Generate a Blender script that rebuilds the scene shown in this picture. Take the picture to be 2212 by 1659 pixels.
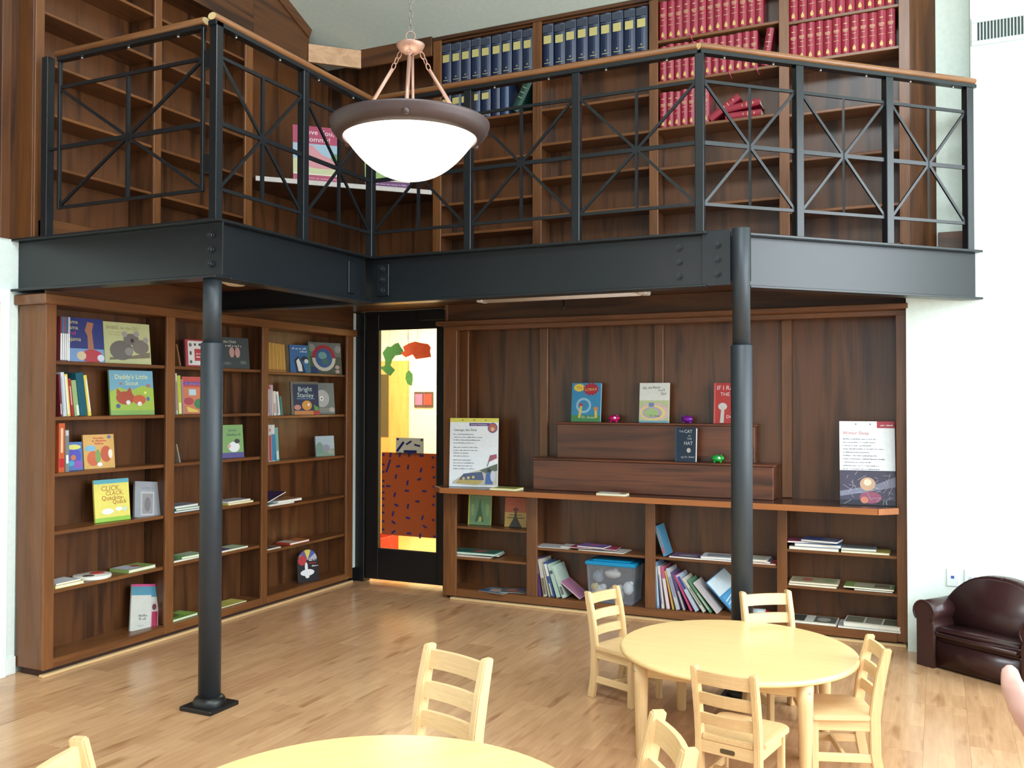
import bpy, bmesh, math, random
from mathutils import Matrix, Vector
random.seed(7)
PI = math.pi
scn = bpy.context.scene
for o in list(bpy.data.objects):
    bpy.data.objects.remove(o, do_unlink=True)
COL = scn.collection

# ------------------------------------------------------------------ camera
cam_d = bpy.data.cameras.new('camera')
cam_d.sensor_fit = 'HORIZONTAL'
cam_d.sensor_width = 36.0
cam_d.lens = 36.0 * 1975.0 / 2212.0
cam_d.clip_start = 0.05
cam = bpy.data.objects.new('camera', cam_d)
COL.objects.link(cam)
RT = Vector((0.90602348, 0.42322404, 0.00169272))
UPV = Vector((0.00570516, -0.01621242, 0.99985229))
FW = Vector((-0.42318897, 0.90588, 0.01710339))
m = Matrix.Identity(4)
for i in range(3):
    m[i][0] = RT[i]; m[i][1] = UPV[i]; m[i][2] = -FW[i]
m[0][3], m[1][3], m[2][3] = 0.0, 0.0, 1.6
cam.matrix_world = m
scn.camera = cam

# ------------------------------------------------------------------ world, lights, exposure
scn.view_settings.view_transform = 'Standard'
scn.view_settings.look = 'None'
scn.view_settings.gamma = 1.0
scn.view_settings.use_curve_mapping = False
scn.view_settings.exposure = 0.0
w = bpy.data.worlds.new('sky'); scn.world = w; w.use_nodes = True
w.node_tree.nodes['Background'].inputs[0].default_value = (0.75, 0.88, 1.0, 1)
w.node_tree.nodes['Background'].inputs[1].default_value = 1.6


def area_light(name, loc, size, size_y, power, color, direction):
    d = bpy.data.lights.new(name, 'AREA'); d.shape = 'RECTANGLE'
    d.size = size; d.size_y = size_y; d.energy = power; d.color = color
    o = bpy.data.objects.new(name, d); COL.objects.link(o)
    o.location = loc
    o.rotation_euler = Vector(direction).to_track_quat('-Z', 'Y').to_euler()
    return o

# daylight entering the tall side windows (wall x = 3.4) and the windows behind the photographer
DAY = (0.86, 0.95, 1.0)
for yy, pw in ((5.05, 270), (2.75, 290), (0.45, 200)):
    area_light('window_daylight_side', (3.75, yy, 2.5), 1.8, 3.6, pw, DAY, (-1, 0, -0.12))
for xx in (-2.9, -0.6, 1.7):
    area_light('window_daylight_rear', (xx, -3.1, 2.6), 1.8, 3.4, 22, DAY, (0, 1, -0.12))
# overhead light from an unseen roof light, added to brighten floor and tabletops
area_light('added_roof_daylight', (0.4, 0.0, 6.55), 4.0, 2.3, 500, DAY, (0, 0.405, -0.914))

# ------------------------------------------------------------------ materials
def lin(c):
    return tuple(((v / 255.0) / 12.92 if v / 255.0 <= 0.04045 else ((v / 255.0 + 0.055) / 1.055) ** 2.4) for v in c[:3]) + (1.0,)

MATS = {}


def pm(rgb, rough=0.5, metal=0.0, name=None, spec=0.5):
    key = (tuple(rgb), rough, metal, name)
    if key in MATS:
        return MATS[key]
    mt = bpy.data.materials.new(name or 'colour_%d_%d_%d' % tuple(int(v) for v in rgb[:3]))
    mt.use_nodes = True
    nt = mt.node_tree; b = nt.nodes['Principled BSDF']
    b.inputs['Roughness'].default_value = rough
    b.inputs['Metallic'].default_value = metal
    b.inputs['Specular IOR Level'].default_value = spec
    # faint mottling so that flat colours keep a little life
    tc = nt.nodes.new('ShaderNodeTexCoord')
    nz = nt.nodes.new('ShaderNodeTexNoise'); nz.inputs['Scale'].default_value = 35.0; nz.inputs['Detail'].default_value = 2.0
    nt.links.new(tc.outputs['Object'], nz.inputs['Vector'])
    mx = nt.nodes.new('ShaderNodeMixRGB'); mx.blend_type = 'MIX'
    c = lin(rgb)
    mx.inputs[1].default_value = (c[0] * 0.9, c[1] * 0.9, c[2] * 0.9, 1)
    mx.inputs[2].default_value = (min(1, c[0] * 1.06), min(1, c[1] * 1.06), min(1, c[2] * 1.06), 1)
    nt.links.new(nz.outputs['Fac'], mx.inputs[0])
    nt.links.new(mx.outputs[0], b.inputs['Base Color'])
    MATS[key] = mt
    return mt


def wood(name, dark, light, axis, rough=0.42, fine=1.0, cathedral=0.5, vary=0.25, coat=0.0):
    key = ('wood', name, axis)
    if key in MATS:
        return MATS[key]
    mt = bpy.data.materials.new(name + '_' + axis)
    mt.use_nodes = True
    nt = mt.node_tree; N = nt.nodes; Lk = nt.links
    b = N['Principled BSDF']; b.inputs['Roughness'].default_value = rough
    b.inputs['Coat Weight'].default_value = coat; b.inputs['Coat Roughness'].default_value = 0.2
    tc = N.new('ShaderNodeTexCoord'); oi = N.new('ShaderNodeObjectInfo')
    add = N.new('ShaderNodeVectorMath'); add.operation = 'ADD'
    sc = N.new('ShaderNodeVectorMath'); sc.operation = 'SCALE'; sc.inputs['Scale'].default_value = 9.0
    comb = N.new('ShaderNodeCombineXYZ')
    for i in range(3):
        Lk.new(oi.outputs['Random'], comb.inputs[i])
    Lk.new(comb.outputs[0], sc.inputs[0])
    Lk.new(tc.outputs['Object'], add.inputs[0]); Lk.new(sc.outputs[0], add.inputs[1])

    def mapped(a, l):
        mp = N.new('ShaderNodeMapping')
        s = {'x': (l, a, a), 'y': (a, l, a), 'z': (a, a, l)}[axis]
        mp.inputs['Scale'].default_value = s
        Lk.new(add.outputs[0], mp.inputs['Vector'])
        return mp
    m1 = mapped(7 * fine, 0.7 * fine)
    n1 = N.new('ShaderNodeTexNoise'); n1.inputs['Scale'].default_value = 1.0; n1.inputs['Detail'].default_value = 3; n1.inputs['Distortion'].default_value = 0.8
    Lk.new(m1.outputs[0], n1.inputs['Vector'])
    mul = N.new('ShaderNodeMath'); mul.operation = 'MULTIPLY'; mul.inputs[1].default_value = 16.0
    sn = N.new('ShaderNodeMath'); sn.operation = 'SINE'
    Lk.new(n1.outputs['Fac'], mul.inputs[0]); Lk.new(mul.outputs[0], sn.inputs[0])
    m2 = mapped(130 * fine, 3.5 * fine)
    n2 = N.new('ShaderNodeTexNoise'); n2.inputs['Scale'].default_value = 1.0; n2.inputs['Detail'].default_value = 3
    Lk.new(m2.outputs[0], n2.inputs['Vector'])
    m3 = mapped(2.2 * fine, 0.5 * fine)
    n3 = N.new('ShaderNodeTexNoise'); n3.inputs['Scale'].default_value = 1.0; n3.inputs['Detail'].default_value = 1
    Lk.new(m3.outputs[0], n3.inputs['Vector'])
    # factor = .5 + cathedral*.25*sin + (fine-.5)*.9 + (broad-.5)*.6
    a1 = N.new('ShaderNodeMath'); a1.operation = 'MULTIPLY_ADD'; a1.inputs[1].default_value = 0.22 * cathedral; a1.inputs[2].default_value = -0.25
    Lk.new(sn.outputs[0], a1.inputs[0])
    a2 = N.new('ShaderNodeMath'); a2.operation = 'MULTIPLY_ADD'; a2.inputs[1].default_value = 0.9
    Lk.new(n2.outputs['Fac'], a2.inputs[0]); Lk.new(a1.outputs[0], a2.inputs[2])
    a3 = N.new('ShaderNodeMath'); a3.operation = 'MULTIPLY_ADD'; a3.inputs[1].default_value = 0.6
    Lk.new(n3.outputs['Fac'], a3.inputs[0]); Lk.new(a2.outputs[0], a3.inputs[2])
    a4 = N.new('ShaderNodeMath'); a4.operation = 'MULTIPLY_ADD'; a4.inputs[1].default_value = vary
    sub = N.new('ShaderNodeMath'); sub.operation = 'SUBTRACT'; sub.inputs[1].default_value = 0.5
    Lk.new(oi.outputs['Random'], sub.inputs[0]); Lk.new(sub.outputs[0], a4.inputs[0]); Lk.new(a3.outputs[0], a4.inputs[2])
    a4.use_clamp = True
    mx = N.new('ShaderNodeMixRGB'); mx.inputs[1].default_value = lin(dark); mx.inputs[2].default_value = lin(light)
    Lk.new(a4.outputs[0], mx.inputs[0]); Lk.new(mx.outputs[0], b.inputs['Base Color'])
    bp = N.new('ShaderNodeBump'); bp.inputs['Strength'].default_value = 0.08; bp.inputs['Distance'].default_value = 0.002
    Lk.new(n2.outputs['Fac'], bp.inputs['Height']); Lk.new(bp.outputs[0], b.inputs['Normal'])
    MATS[key] = mt
    return mt


def oak(axis):      # dark stained oak of the bookcases
    return wood('stained_oak', (46, 25, 13), (100, 60, 31), axis, 0.36, 0.8, 1.7, 0.3, 0.15)


def frame_oak(axis):   # solid oak of the face frames and shelf edges, a little lighter than the panels
    return wood('frame_oak', (68, 38, 19), (134, 84, 44), axis, 0.36, 1.2, 0.6, 0.25, 0.15)


def red_oak(axis):     # redder veneer of the display steps
    return wood('red_oak_veneer', (56, 27, 17), (110, 60, 36), axis, 0.34, 0.8, 2.2, 0.2, 0.15)


def maple(axis):    # pale children's furniture
    return wood('pale_maple', (204, 166, 116), (234, 202, 152), axis, 0.4, 1.3, 0.35, 0.3)


def rail_wood(axis):
    return wood('handrail_oak', (92, 58, 32), (146, 98, 60), axis, 0.35, 1.4, 0.4, 0.1)


def glow(name, rgb, strength):
    mt = bpy.data.materials.new(name); mt.use_nodes = True
    b = mt.node_tree.nodes['Principled BSDF']
    b.inputs['Base Color'].default_value = lin(rgb)
    b.inputs['Emission Color'].default_value = lin(rgb)
    b.inputs['Emission Strength'].default_value = strength
    b.inputs['Roughness'].default_value = 0.3
    return mt


def glass_pane(name, tint=(1, 1, 1), gloss=0.08, rough=0.02):
    mt = bpy.data.materials.new(name); mt.use_nodes = True
    nt = mt.node_tree
    for n in list(nt.nodes):
        nt.nodes.remove(n)
    out = nt.nodes.new('ShaderNodeOutputMaterial'); mix = nt.nodes.new('ShaderNodeMixShader')
    tr = nt.nodes.new('ShaderNodeBsdfTransparent'); gl = nt.nodes.new('ShaderNodeBsdfGlossy')
    tr.inputs[0].default_value = tint + (1,); gl.inputs['Roughness'].default_value = rough
    mix.inputs[0].default_value = gloss
    nt.links.new(tr.outputs[0], mix.inputs[1]); nt.links.new(gl.outputs[0], mix.inputs[2])
    nt.links.new(mix.outputs[0], out.inputs[0])
    return mt


def plank_mat():
    mt = bpy.data.materials.new('three_strip_laminate'); mt.use_nodes = True
    nt = mt.node_tree; N = nt.nodes; Lk = nt.links
    b = N['Principled BSDF']; b.inputs['Roughness'].default_value = 0.3
    b.inputs['Specular IOR Level'].default_value = 0.45
    tc = N.new('ShaderNodeTexCoord'); oi = N.new('ShaderNodeObjectInfo')
    sep = N.new('ShaderNodeSeparateXYZ'); Lk.new(tc.outputs['Object'], sep.inputs[0])
    off = N.new('ShaderNodeMath'); off.operation = 'MULTIPLY_ADD'; off.inputs[1].default_value = 31.0
    Lk.new(oi.outputs['Random'], off.inputs[0]); Lk.new(sep.outputs['Y'], off.inputs[2])
    cb = N.new('ShaderNodeCombineXYZ'); Lk.new(off.outputs[0], cb.inputs[0]); Lk.new(sep.outputs['X'], cb.inputs[1])
    br = N.new('ShaderNodeTexBrick'); br.offset = 0.37; br.offset_frequency = 2
    br.inputs['Scale'].default_value = 1.0
    br.inputs['Brick Width'].default_value = 0.36; br.inputs['Row Height'].default_value = 0.195 / 3
    br.inputs['Mortar Size'].default_value = 0.0006
    br.inputs['Color1'].default_value = (0.0, 0, 0, 1); br.inputs['Color2'].default_value = (1, 1, 1, 1); br.inputs['Mortar'].default_value = (0.15, 0.15, 0.15, 1)
    Lk.new(cb.outputs[0], br.inputs['Vector'])
    cb2 = N.new('ShaderNodeCombineXYZ'); Lk.new(off.outputs[0], cb2.inputs[1]); Lk.new(sep.outputs['X'], cb2.inputs[0]); Lk.new(oi.outputs['Random'], cb2.inputs[2])
    mp = N.new('ShaderNodeMapping'); mp.inputs['Scale'].default_value = (42, 4.5, 20); Lk.new(cb2.outputs[0], mp.inputs['Vector'])
    nz = N.new('ShaderNodeTexNoise'); nz.inputs['Scale'].default_value = 1; nz.inputs['Detail'].default_value = 4; Lk.new(mp.outputs[0], nz.inputs['Vector'])
    mp2 = N.new('ShaderNodeMapping'); mp2.inputs['Scale'].default_value = (13, 2.6, 20); Lk.new(cb2.outputs[0], mp2.inputs['Vector'])
    nz2 = N.new('ShaderNodeTexNoise'); nz2.inputs['Scale'].default_value = 1; nz2.inputs['Detail'].default_value = 2; Lk.new(mp2.outputs[0], nz2.inputs['Vector'])
    s1 = N.new('ShaderNodeMath'); s1.operation = 'MULTIPLY_ADD'; s1.inputs[1].default_value = 0.26; s1.inputs[2].default_value = -0.12
    Lk.new(br.outputs['Color'], s1.inputs[0])
    s2 = N.new('ShaderNodeMath'); s2.operation = 'MULTIPLY_ADD'; s2.inputs[1].default_value = 0.6; Lk.new(nz.outputs['Fac'], s2.inputs[0]); Lk.new(s1.outputs[0], s2.inputs[2])
    s3 = N.new('ShaderNodeMath'); s3.operation = 'MULTIPLY_ADD'; s3.inputs[1].default_value = 0.26; Lk.new(oi.outputs['Random'], s3.inputs[0]); Lk.new(s2.outputs[0], s3.inputs[2]); s3.use_clamp = True
    mx = N.new('ShaderNodeMixRGB'); mx.inputs[1].default_value = lin((172, 126, 90)); mx.inputs[2].default_value = lin((222, 180, 136)); Lk.new(s3.outputs[0], mx.inputs[0])
    # scattered darker knots and flecks drawn out along the board
    rp = N.new('ShaderNodeValToRGB'); rp.color_ramp.elements[0].position = 0.27; rp.color_ramp.elements[0].color = (1, 1, 1, 1)
    rp.color_ramp.elements[1].position = 0.40; rp.color_ramp.elements[1].color = (0, 0, 0, 1)
    Lk.new(nz2.outputs['Fac'], rp.inputs[0])
    mk = N.new('ShaderNodeMixRGB'); mk.blend_type = 'MULTIPLY'; mk.inputs[2].default_value = (0.70, 0.62, 0.56, 1)
    Lk.new(rp.outputs[0], mk.inputs[0]); Lk.new(mx.outputs[0], mk.inputs[1]); Lk.new(mk.outputs[0], b.inputs['Base Color'])
    rr = N.new('ShaderNodeMath'); rr.operation = 'MULTIPLY_ADD'; rr.inputs[1].default_value = 0.12; rr.inputs[2].default_value = 0.16
    Lk.new(nz.outputs['Fac'], rr.inputs[0]); Lk.new(rr.outputs[0], b.inputs['Roughness'])
    return mt

STEEL = pm((18, 23, 27), 0.31, 0.0, 'dark_steel_paint')
PIPE = pm((40, 47, 54), 0.48, 0.0, 'column_steel_paint')
BLACK = pm((16, 17, 19), 0.4, 0.0, 'black_paint')
WHITEWALL = pm((226, 238, 232), 0.7, 0.0, 'white_wall_paint')
CREAM = pm((222, 206, 170), 0.6, 0.0, 'cream_paint')
PAPER = pm((236, 230, 214), 0.7, 0.0, 'book_paper')

# ------------------------------------------------------------------ mesh helpers
def bm_box(bm, x0, x1, y0, y1, z0, z1, mi=0):
    vs = [bm.verts.new(p) for p in ((x0, y0, z0), (x1, y0, z0), (x1, y1, z0), (x0, y1, z0), (x0, y0, z1), (x1, y0, z1), (x1, y1, z1), (x0, y1, z1))]
    fs = []
    for idx in ((3, 2, 1, 0), (4, 5, 6, 7), (0, 1, 5, 4), (1, 2, 6, 5), (2, 3, 7, 6), (3, 0, 4, 7)):
        f = bm.faces.new([vs[i] for i in idx]); f.material_index = mi; fs.append(f)
    return vs


def bm_prism(bm, pts, z0, z1, mi=0):
    """pts: ccw polygon in xy, extruded z0..z1"""
    lo = [bm.verts.new((p[0], p[1], z0)) for p in pts]; hi = [bm.verts.new((p[0], p[1], z1)) for p in pts]
    n = len(pts)
    f = bm.faces.new(list(reversed(lo))); f.material_index = mi
    f = bm.faces.new(hi); f.material_index = mi
    for i in range(n):
        f = bm.faces.new((lo[i], lo[(i + 1) % n], hi[(i + 1) % n], hi[i])); f.material_index = mi
    return lo + hi


def bm_bar(bm, a, b, wa, wb, up=(0, 0, 1), mi=0):
    """rectangular bar from a to b; wa = width across, wb = width along 'up'"""
    a = Vector(a); b = Vector(b); d = (b - a).normalized()
    s = d.cross(Vector(up))
    if s.length < 1e-5:
        s = d.cross(Vector((1, 0, 0)))
    s.normalize(); u = s.cross(d).normalized()
    vs = []
    for p in (a, b):
        for (i, j) in ((-1, -1), (1, -1), (1, 1), (-1, 1)):
            vs.append(bm.verts.new(p + s * (i * wa / 2) + u * (j * wb / 2)))
    for idx in ((0, 1, 2, 3), (7, 6, 5, 4), (0, 4, 5, 1), (1, 5, 6, 2), (2, 6, 7, 3), (3, 7, 4, 0)):
        f = bm.faces.new([vs[i] for i in idx]); f.material_index = mi
    bmesh.ops.recalc_face_normals(bm, faces=bm.faces[:])


def bm_tube(bm, pts, radii, seg=12, cap=True, mi=0, closed=False):
    rings = []
    P = [Vector(p) for p in pts]
    if not isinstance(radii, (list, tuple)):
        radii = [radii] * len(P)
    n = len(P)
    prev = None
    for i, p in enumerate(P):
        if closed:
            d = (P[(i + 1) % n] - P[i - 1]).normalized()
        else:
            d = ((P[i + 1] if i < n - 1 else P[i]) - (P[i - 1] if i else P[i])).normalized()
        if prev is None:
            ref = Vector((0, 0, 1)) if abs(d.z) < 0.9 else Vector((1, 0, 0))
            s = d.cross(ref).normalized()
        else:
            s = (prev - d * prev.dot(d)).normalized()
        prev = s
        u = s.cross(d)
        rings.append([bm.verts.new(p + (s * math.cos(t) + u * math.sin(t)) * radii[i]) for t in [2 * PI * k / seg for k in range(seg)]])
    m_ = n if closed else n - 1
    for i in range(m_):
        r0, r1 = rings[i], rings[(i + 1) % n]
        for k in range(seg):
            f = bm.faces.new((r0[k], r0[(k + 1) % seg], r1[(k + 1) % seg], r1[k])); f.smooth = True; f.material_index = mi
    if cap and not closed:
        f = bm.faces.new(rings[0]); f.material_index = mi
        f = bm.faces.new(list(reversed(rings[-1]))); f.material_index = mi
    bmesh.ops.recalc_face_normals(bm, faces=bm.faces[:])


def bm_lathe(bm, prof, seg=32, cx=0, cy=0, mi=0, smooth=True):
    rings = []
    for (r, z) in prof:
        if r < 1e-6:
            rings.append([bm.verts.new((cx, cy, z))])
        else:
            rings.append([bm.verts.new((cx + r * math.cos(2 * PI * k / seg), cy + r * math.sin(2 * PI * k / seg), z)) for k in range(seg)])
    for a, b in zip(rings, rings[1:]):
        for k in range(seg):
            k2 = (k + 1) % seg
            if len(a) == 1 and len(b) == 1:
                continue
            if len(a) == 1:
                f = bm.faces.new((a[0], b[k], b[k2]))
            elif len(b) == 1:
                f = bm.faces.new((a[k], b[0], a[k2]))
            else:
                f = bm.faces.new((a[k], a[k2], b[k2], b[k]))
            f.smooth = smooth; f.material_index = mi
    bmesh.ops.recalc_face_normals(bm, faces=bm.faces[:])


def bm_ball(bm, c, r, seg=12, rings=8, sq=(1, 1, 1), mi=0):
    res = bmesh.ops.create_uvsphere(bm, u_segments=seg, v_segments=rings, radius=1.0)
    for v in res['verts']:
        v.co = Vector((v.co.x * r * sq[0] + c[0], v.co.y * r * sq[1] + c[1], v.co.z * r * sq[2] + c[2]))
        for f in v.link_faces:
            f.smooth = True; f.material_index = mi


def new_obj(name, bm, mats, parent=None, bevel=0.0, world=True, seg=1):
    """mesh object from bm; with world=True the coordinates are world ones even under a parent Empty"""
    if bevel:
        bmesh.ops.bevel(bm, geom=[e for e in bm.edges], offset=bevel, segments=seg, affect='EDGES', clamp_overlap=True)
    me = bpy.data.meshes.new(name); bm.to_mesh(me); bm.free()
    if not isinstance(mats, (list, tuple)):
        mats = [mats]
    for mt in mats:
        me.materials.append(mt)
    o = bpy.data.objects.new(name, me); COL.objects.link(o)
    if parent is not None:
        o.parent = parent
        if world:
            o.location = (-parent['_x'], -parent['_y'], -parent['_z']) if '_x' in parent else (0, 0, 0)
    return o


def box_obj(name, x0, x1, y0, y1, z0, z1, mat, parent=None, bevel=0.003, world=True):
    bm = bmesh.new(); bm_box(bm, min(x0, x1), max(x0, x1), min(y0, y1), max(y0, y1), min(z0, z1), max(z0, z1))
    return new_obj(name, bm, mat, parent, bevel, world)


def tag(o, label, cat, group=None):
    o['label'] = label; o['category'] = cat
    if group:
        o['group'] = group
    return o


def thing(name, label, cat, loc=(0, 0, 0), group=None, rotz=0.0):
    o = bpy.data.objects.new(name, None); COL.objects.link(o)
    o.empty_display_size = 0.1
    o.location = loc; o.rotation_euler = (0, 0, rotz)
    o['_x'], o['_y'], o['_z'] = float(loc[0]), float(loc[1]), float(loc[2])
    return tag(o, label, cat, group)


def struct(o, label=None):
    o['kind'] = 'structure'
    if label:
        o['label'] = label
    return o


def shell(name, boxes, mat, label=None):
    bm = bmesh.new()
    for bx in boxes:
        bm_box(bm, *bx)
    return struct(new_obj(name, bm, mat), label)


def copy_tree(o, parent=None):
    c = o.copy(); COL.objects.link(c); c.parent = parent
    for ch in o.children:
        copy_tree(ch, c)
    return c

ORD = ['first', 'second', 'third', 'fourth', 'fifth', 'sixth', 'seventh', 'eighth', 'ninth', 'tenth', 'eleventh', 'twelfth', 'thirteenth', 'fourteenth', 'fifteenth']

# ================================================================== SETTING
XL, XR, YB = -4.90, 3.40, -2.75          # left wall, window wall, rear wall
ZM = 2.53                                # mezzanine floor level
# ---- floor: laminate boards, each a part; base under them
floor = shell('floor', [(XL - 0.3, XR + 0.2, YB - 0.2, 7.0, -0.08, -0.008)], pm((96, 66, 42), 0.8), 'light brown wood laminate floor')
PW, PL = 0.195, 1.29
pbm = bmesh.new(); bm_box(pbm, 0.0002, PW - 0.0002, 0.0002, PL - 0.0002, -0.008, 0.0)
bmesh.ops.bevel(pbm, geom=[e for e in pbm.edges if abs(e.verts[0].co.z) < 1e-6 and abs(e.verts[1].co.z) < 1e-6], offset=0.0005, segments=1, affect='EDGES')
pme = bpy.data.meshes.new('plank'); pbm.to_mesh(pme); pbm.free(); pme.materials.append(plank_mat())


def floor_in_view(x, y):
    # boards the photograph shows (a generous wedge in front of the camera)
    dx, dy = x, y
    f_ = dx * FW.x + dy * FW.y; r_ = dx * RT.x + dy * RT.y
    return f_ > 3.0 and abs(r_) < 0.62 * f_ + 0.2
rest = bmesh.new(); npl = 0
nx = int((XR + 0.1 - (XL - 0.05)) / PW) + 1
for i in range(nx):
    x0 = XL - 0.05 + i * PW
    y0 = YB - ((i * 0.43) % 1.0) * PL
    while y0 < 6.9:
        xc, yc = x0 + PW / 2, y0 + PL / 2
        if any(floor_in_view(x0 + a * PW, y0 + b * PL) for a in (0, 1) for b in (0, .5, 1)) and y0 < 6.75:
            o = bpy.data.objects.new('plank', pme); COL.objects.link(o); o.parent = floor; o.location = (x0, y0, 0); npl += 1
        elif y0 + PL > YB - 1.0:
            bm_box(rest, x0 + 0.0006, x0 + PW - 0.0006, y0, y0 + PL - 0.001, -0.008, 0.0)
        y0 += PL
ro = new_obj('plank_field', rest, pme.materials[0], floor); ro['kind'] = 'stuff'

# ---- walls
shell('wall_left', [(XL - 0.25, XL, YB - 0.2, 3.63, 0, ZM), (XL - 0.25, XL - 0.02, 3.63, 6.78, 0, ZM)], WHITEWALL, 'white painted wall at the left edge')
wu = shell('wall_left_upper', [(XL - 0.35, XL - 0.02, YB - 0.2, 3.63, ZM, 7.2), (XL - 0.35, XL - 0.12, 3.63, 6.8, ZM, 6.2)], oak('z'), 'wood panelled upper left wall')
box_obj('panel_batten', XL - 0.02, XL + 0.02, 3.50, 3.56, ZM, 6.9, oak('z'), wu)
box_obj('panel_batten', XL - 0.02, XL + 0.02, 2.6, 2.66, ZM, 6.9, oak('z'), wu)
struct(box_obj('baseboard_left', XL, XL + 0.016, 3.556, 3.63, 0, 0.10, pm((232, 240, 236), 0.5), None))
# cream door beside the bookcase, only its edge in view
d2 = shell('door_2', [(XL, XL + 0.02, 2.5, 3.5, 0.01, 2.15)], CREAM, 'cream door at the far left edge')
box_obj('door_casing', XL, XL + 0.035, 3.5, 3.556, 0.0, 2.235, pm((232, 240, 236), 0.5), d2)
box_obj('door_casing', XL, XL + 0.035, 2.4, 3.5, 2.15, 2.235, pm((232, 240, 236), 0.5), d2)

shell('wall_right', [(-0.19, XR, 6.38, 6.95, 0, ZM), (0.19, XR, 6.38, 6.95, ZM, 6.0), (-0.06, 0.19, 6.62, 6.95, ZM, 6.0)], WHITEWALL, 'bright white wall behind the small sofa')
shell('wall_right_upper', [(XL, -0.06, 6.76, 6.95, ZM, 6.0)], WHITEWALL, 'wall behind the balcony bookcases')
shell('wall_right_lower_back', [(-3.66, -0.19, 6.86, 6.95, 0, ZM)], oak('z'), 'wall behind the long bookcase')
bs = struct(box_obj('baseboard_right', 0.0, 0.188, 6.59, 6.62, ZM, 2.70, oak('x')), 'stained wood baseboard on the balcony')
# wall with the door, and the short white return beside it
shell('wall_door', [(XL - 0.1, -4.66, 6.80, 6.95, 0, ZM), (-4.66, -3.60, 6.80, 6.95, 2.42, ZM), (-3.78, -3.60, 6.80, 6.95, 0, 2.42)], WHITEWALL, 'wall around the black door')
shell('wall_left_return', [(XL, -4.68, 6.69, 6.80, 0.12, 2.36)], WHITEWALL, 'narrow white wall strip beside the black door')
struct(box_obj('baseboard_return', XL, -4.672, 6.69, 6.80, 0.0, 0.12, BLACK), 'black baseboard beside the door')

# window wall (x = XR) and rear wall, out of frame; the daylight comes through these openings
wins_side = [(4.15, 5.95), (1.85, 3.65), (-0.45, 1.35)]
bxs = [(XR, XR + 0.25, YB - 0.2, 7.0, 0, 0.7), (XR, XR + 0.25, YB - 0.2, 7.0, 4.3, 7.3)]
ed = [YB - 0.2] + [v for a, b in sorted(wins_side) for v in (a, b)] + [7.0]
for a, b in zip(ed[::2], ed[1::2]):
    bxs.append((XR, XR + 0.25, a, b, 0.7, 4.3))
shell('wall_window_side', bxs, WHITEWALL, 'white wall with tall windows beside the sofa')
wins_rear = [(-3.8, -2.0), (-1.5, 0.3), (0.8, 2.6)]
bxs = [(XL - 0.3, XR + 0.2, YB - 0.25, YB, 0, 0.9), (XL - 0.3, XR + 0.2, YB - 0.25, YB, 4.3, 6.0)]
ed = [XL - 0.3] + [v for a, b in wins_rear for v in (a, b)] + [XR + 0.2]
for a, b in zip(ed[::2], ed[1::2]):
    bxs.append((a, b, YB - 0.25, YB, 0.9, 4.3))
shell('wall_rear', bxs, WHITEWALL, 'white wall behind the photographer')
PANE = glass_pane('window_glass')
wn = 1
for (a, b) in wins_side:
    bm = bmesh.new()
    for (y0, y1, z0, z1) in ((a, a + 0.06, 0.7, 4.3), (b - 0.06, b, 0.7, 4.3), (a + 0.06, b - 0.06, 0.7, 0.76), (a + 0.06, b - 0.06, 4.24, 4.3), ((a + b) / 2 - 0.025, (a + b) / 2 + 0.025, 0.76, 4.24), (a + 0.06, (a + b) / 2 - 0.025, 2.45, 2.5), ((a + b) / 2 + 0.025, b - 0.06, 2.45, 2.5)):
        bm_box(bm, XR + 0.06, XR + 0.12, y0, y1, z0, z1)
    f = struct(new_obj('window_%d' % wn, bm, pm((230, 232, 230), 0.5)), 'tall white window'); wn += 1
    box_obj('pane', XR + 0.088, XR + 0.092, a + 0.05, b - 0.05, 0.75, 4.25, PANE, f, 0)
for (a, b) in wins_rear:
    bm = bmesh.new()
    for (x0, x1, z0, z1) in ((a, a + 0.06, 0.9, 4.3), (b - 0.06, b, 0.9, 4.3), (a + 0.06, b - 0.06, 0.9, 0.96), (a + 0.06, b - 0.06, 4.24, 4.3), ((a + b) / 2 - 0.025, (a + b) / 2 + 0.025, 0.96, 4.24)):
        bm_box(bm, x0, x1, YB - 0.12, YB - 0.06, z0, z1)
    f = struct(new_obj('window_%d' % wn, bm, pm((230, 232, 230), 0.5)), 'tall white window'); wn += 1
    box_obj('pane', a + 0.05, b - 0.05, YB - 0.092, YB - 0.088, 0.95, 4.25, PANE, f, 0)

# ---- sloping ceiling: rises from the bookcase tops towards the middle of the room
SL = 0.43
bm = bmesh.new()
zc = lambda y: 4.565 + SL * (6.47 - y)
yr = 1.6
def slab(xa, xb, ya, za, yb, zb):
    vs = [bm.verts.new(p) for p in ((xa, ya, za), (xb, ya, za), (xb, yb, zb), (xa, yb, zb), (xa, ya, za + 0.12), (xb, ya, za + 0.12), (xb, yb, zb + 0.12), (xa, yb, zb + 0.12))]
    for idx in ((0, 1, 2, 3), (7, 6, 5, 4), (0, 4, 5, 1), (2, 6, 7, 3), (1, 5, 6, 2), (3, 7, 4, 0)):
        bm.faces.new([vs[i] for i in idx])
XA, XB, Y2 = XL - 0.4, XR + 0.4, YB - 0.3
zr = lambda y: 4.6 + (zc(yr) - 4.6) * (y - Y2) / (yr - Y2)      # rear slope
slab(XA, XB, 6.95, zc(6.47), 6.47, zc(6.47)); slab(XA, XB, 6.47, zc(6.47), yr, zc(yr))
slab(XA, XB, yr, zr(yr), 1.1, zr(1.1)); slab(XA, XB, -1.1, zr(-1.1), Y2, 4.6)
slab(XA, -1.6, 1.1, zr(1.1), -1.1, zr(-1.1)); slab(2.4, XB, 1.1, zr(1.1), -1.1, zr(-1.1))
bmesh.ops.recalc_face_normals(bm, faces=bm.faces[:])
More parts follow.
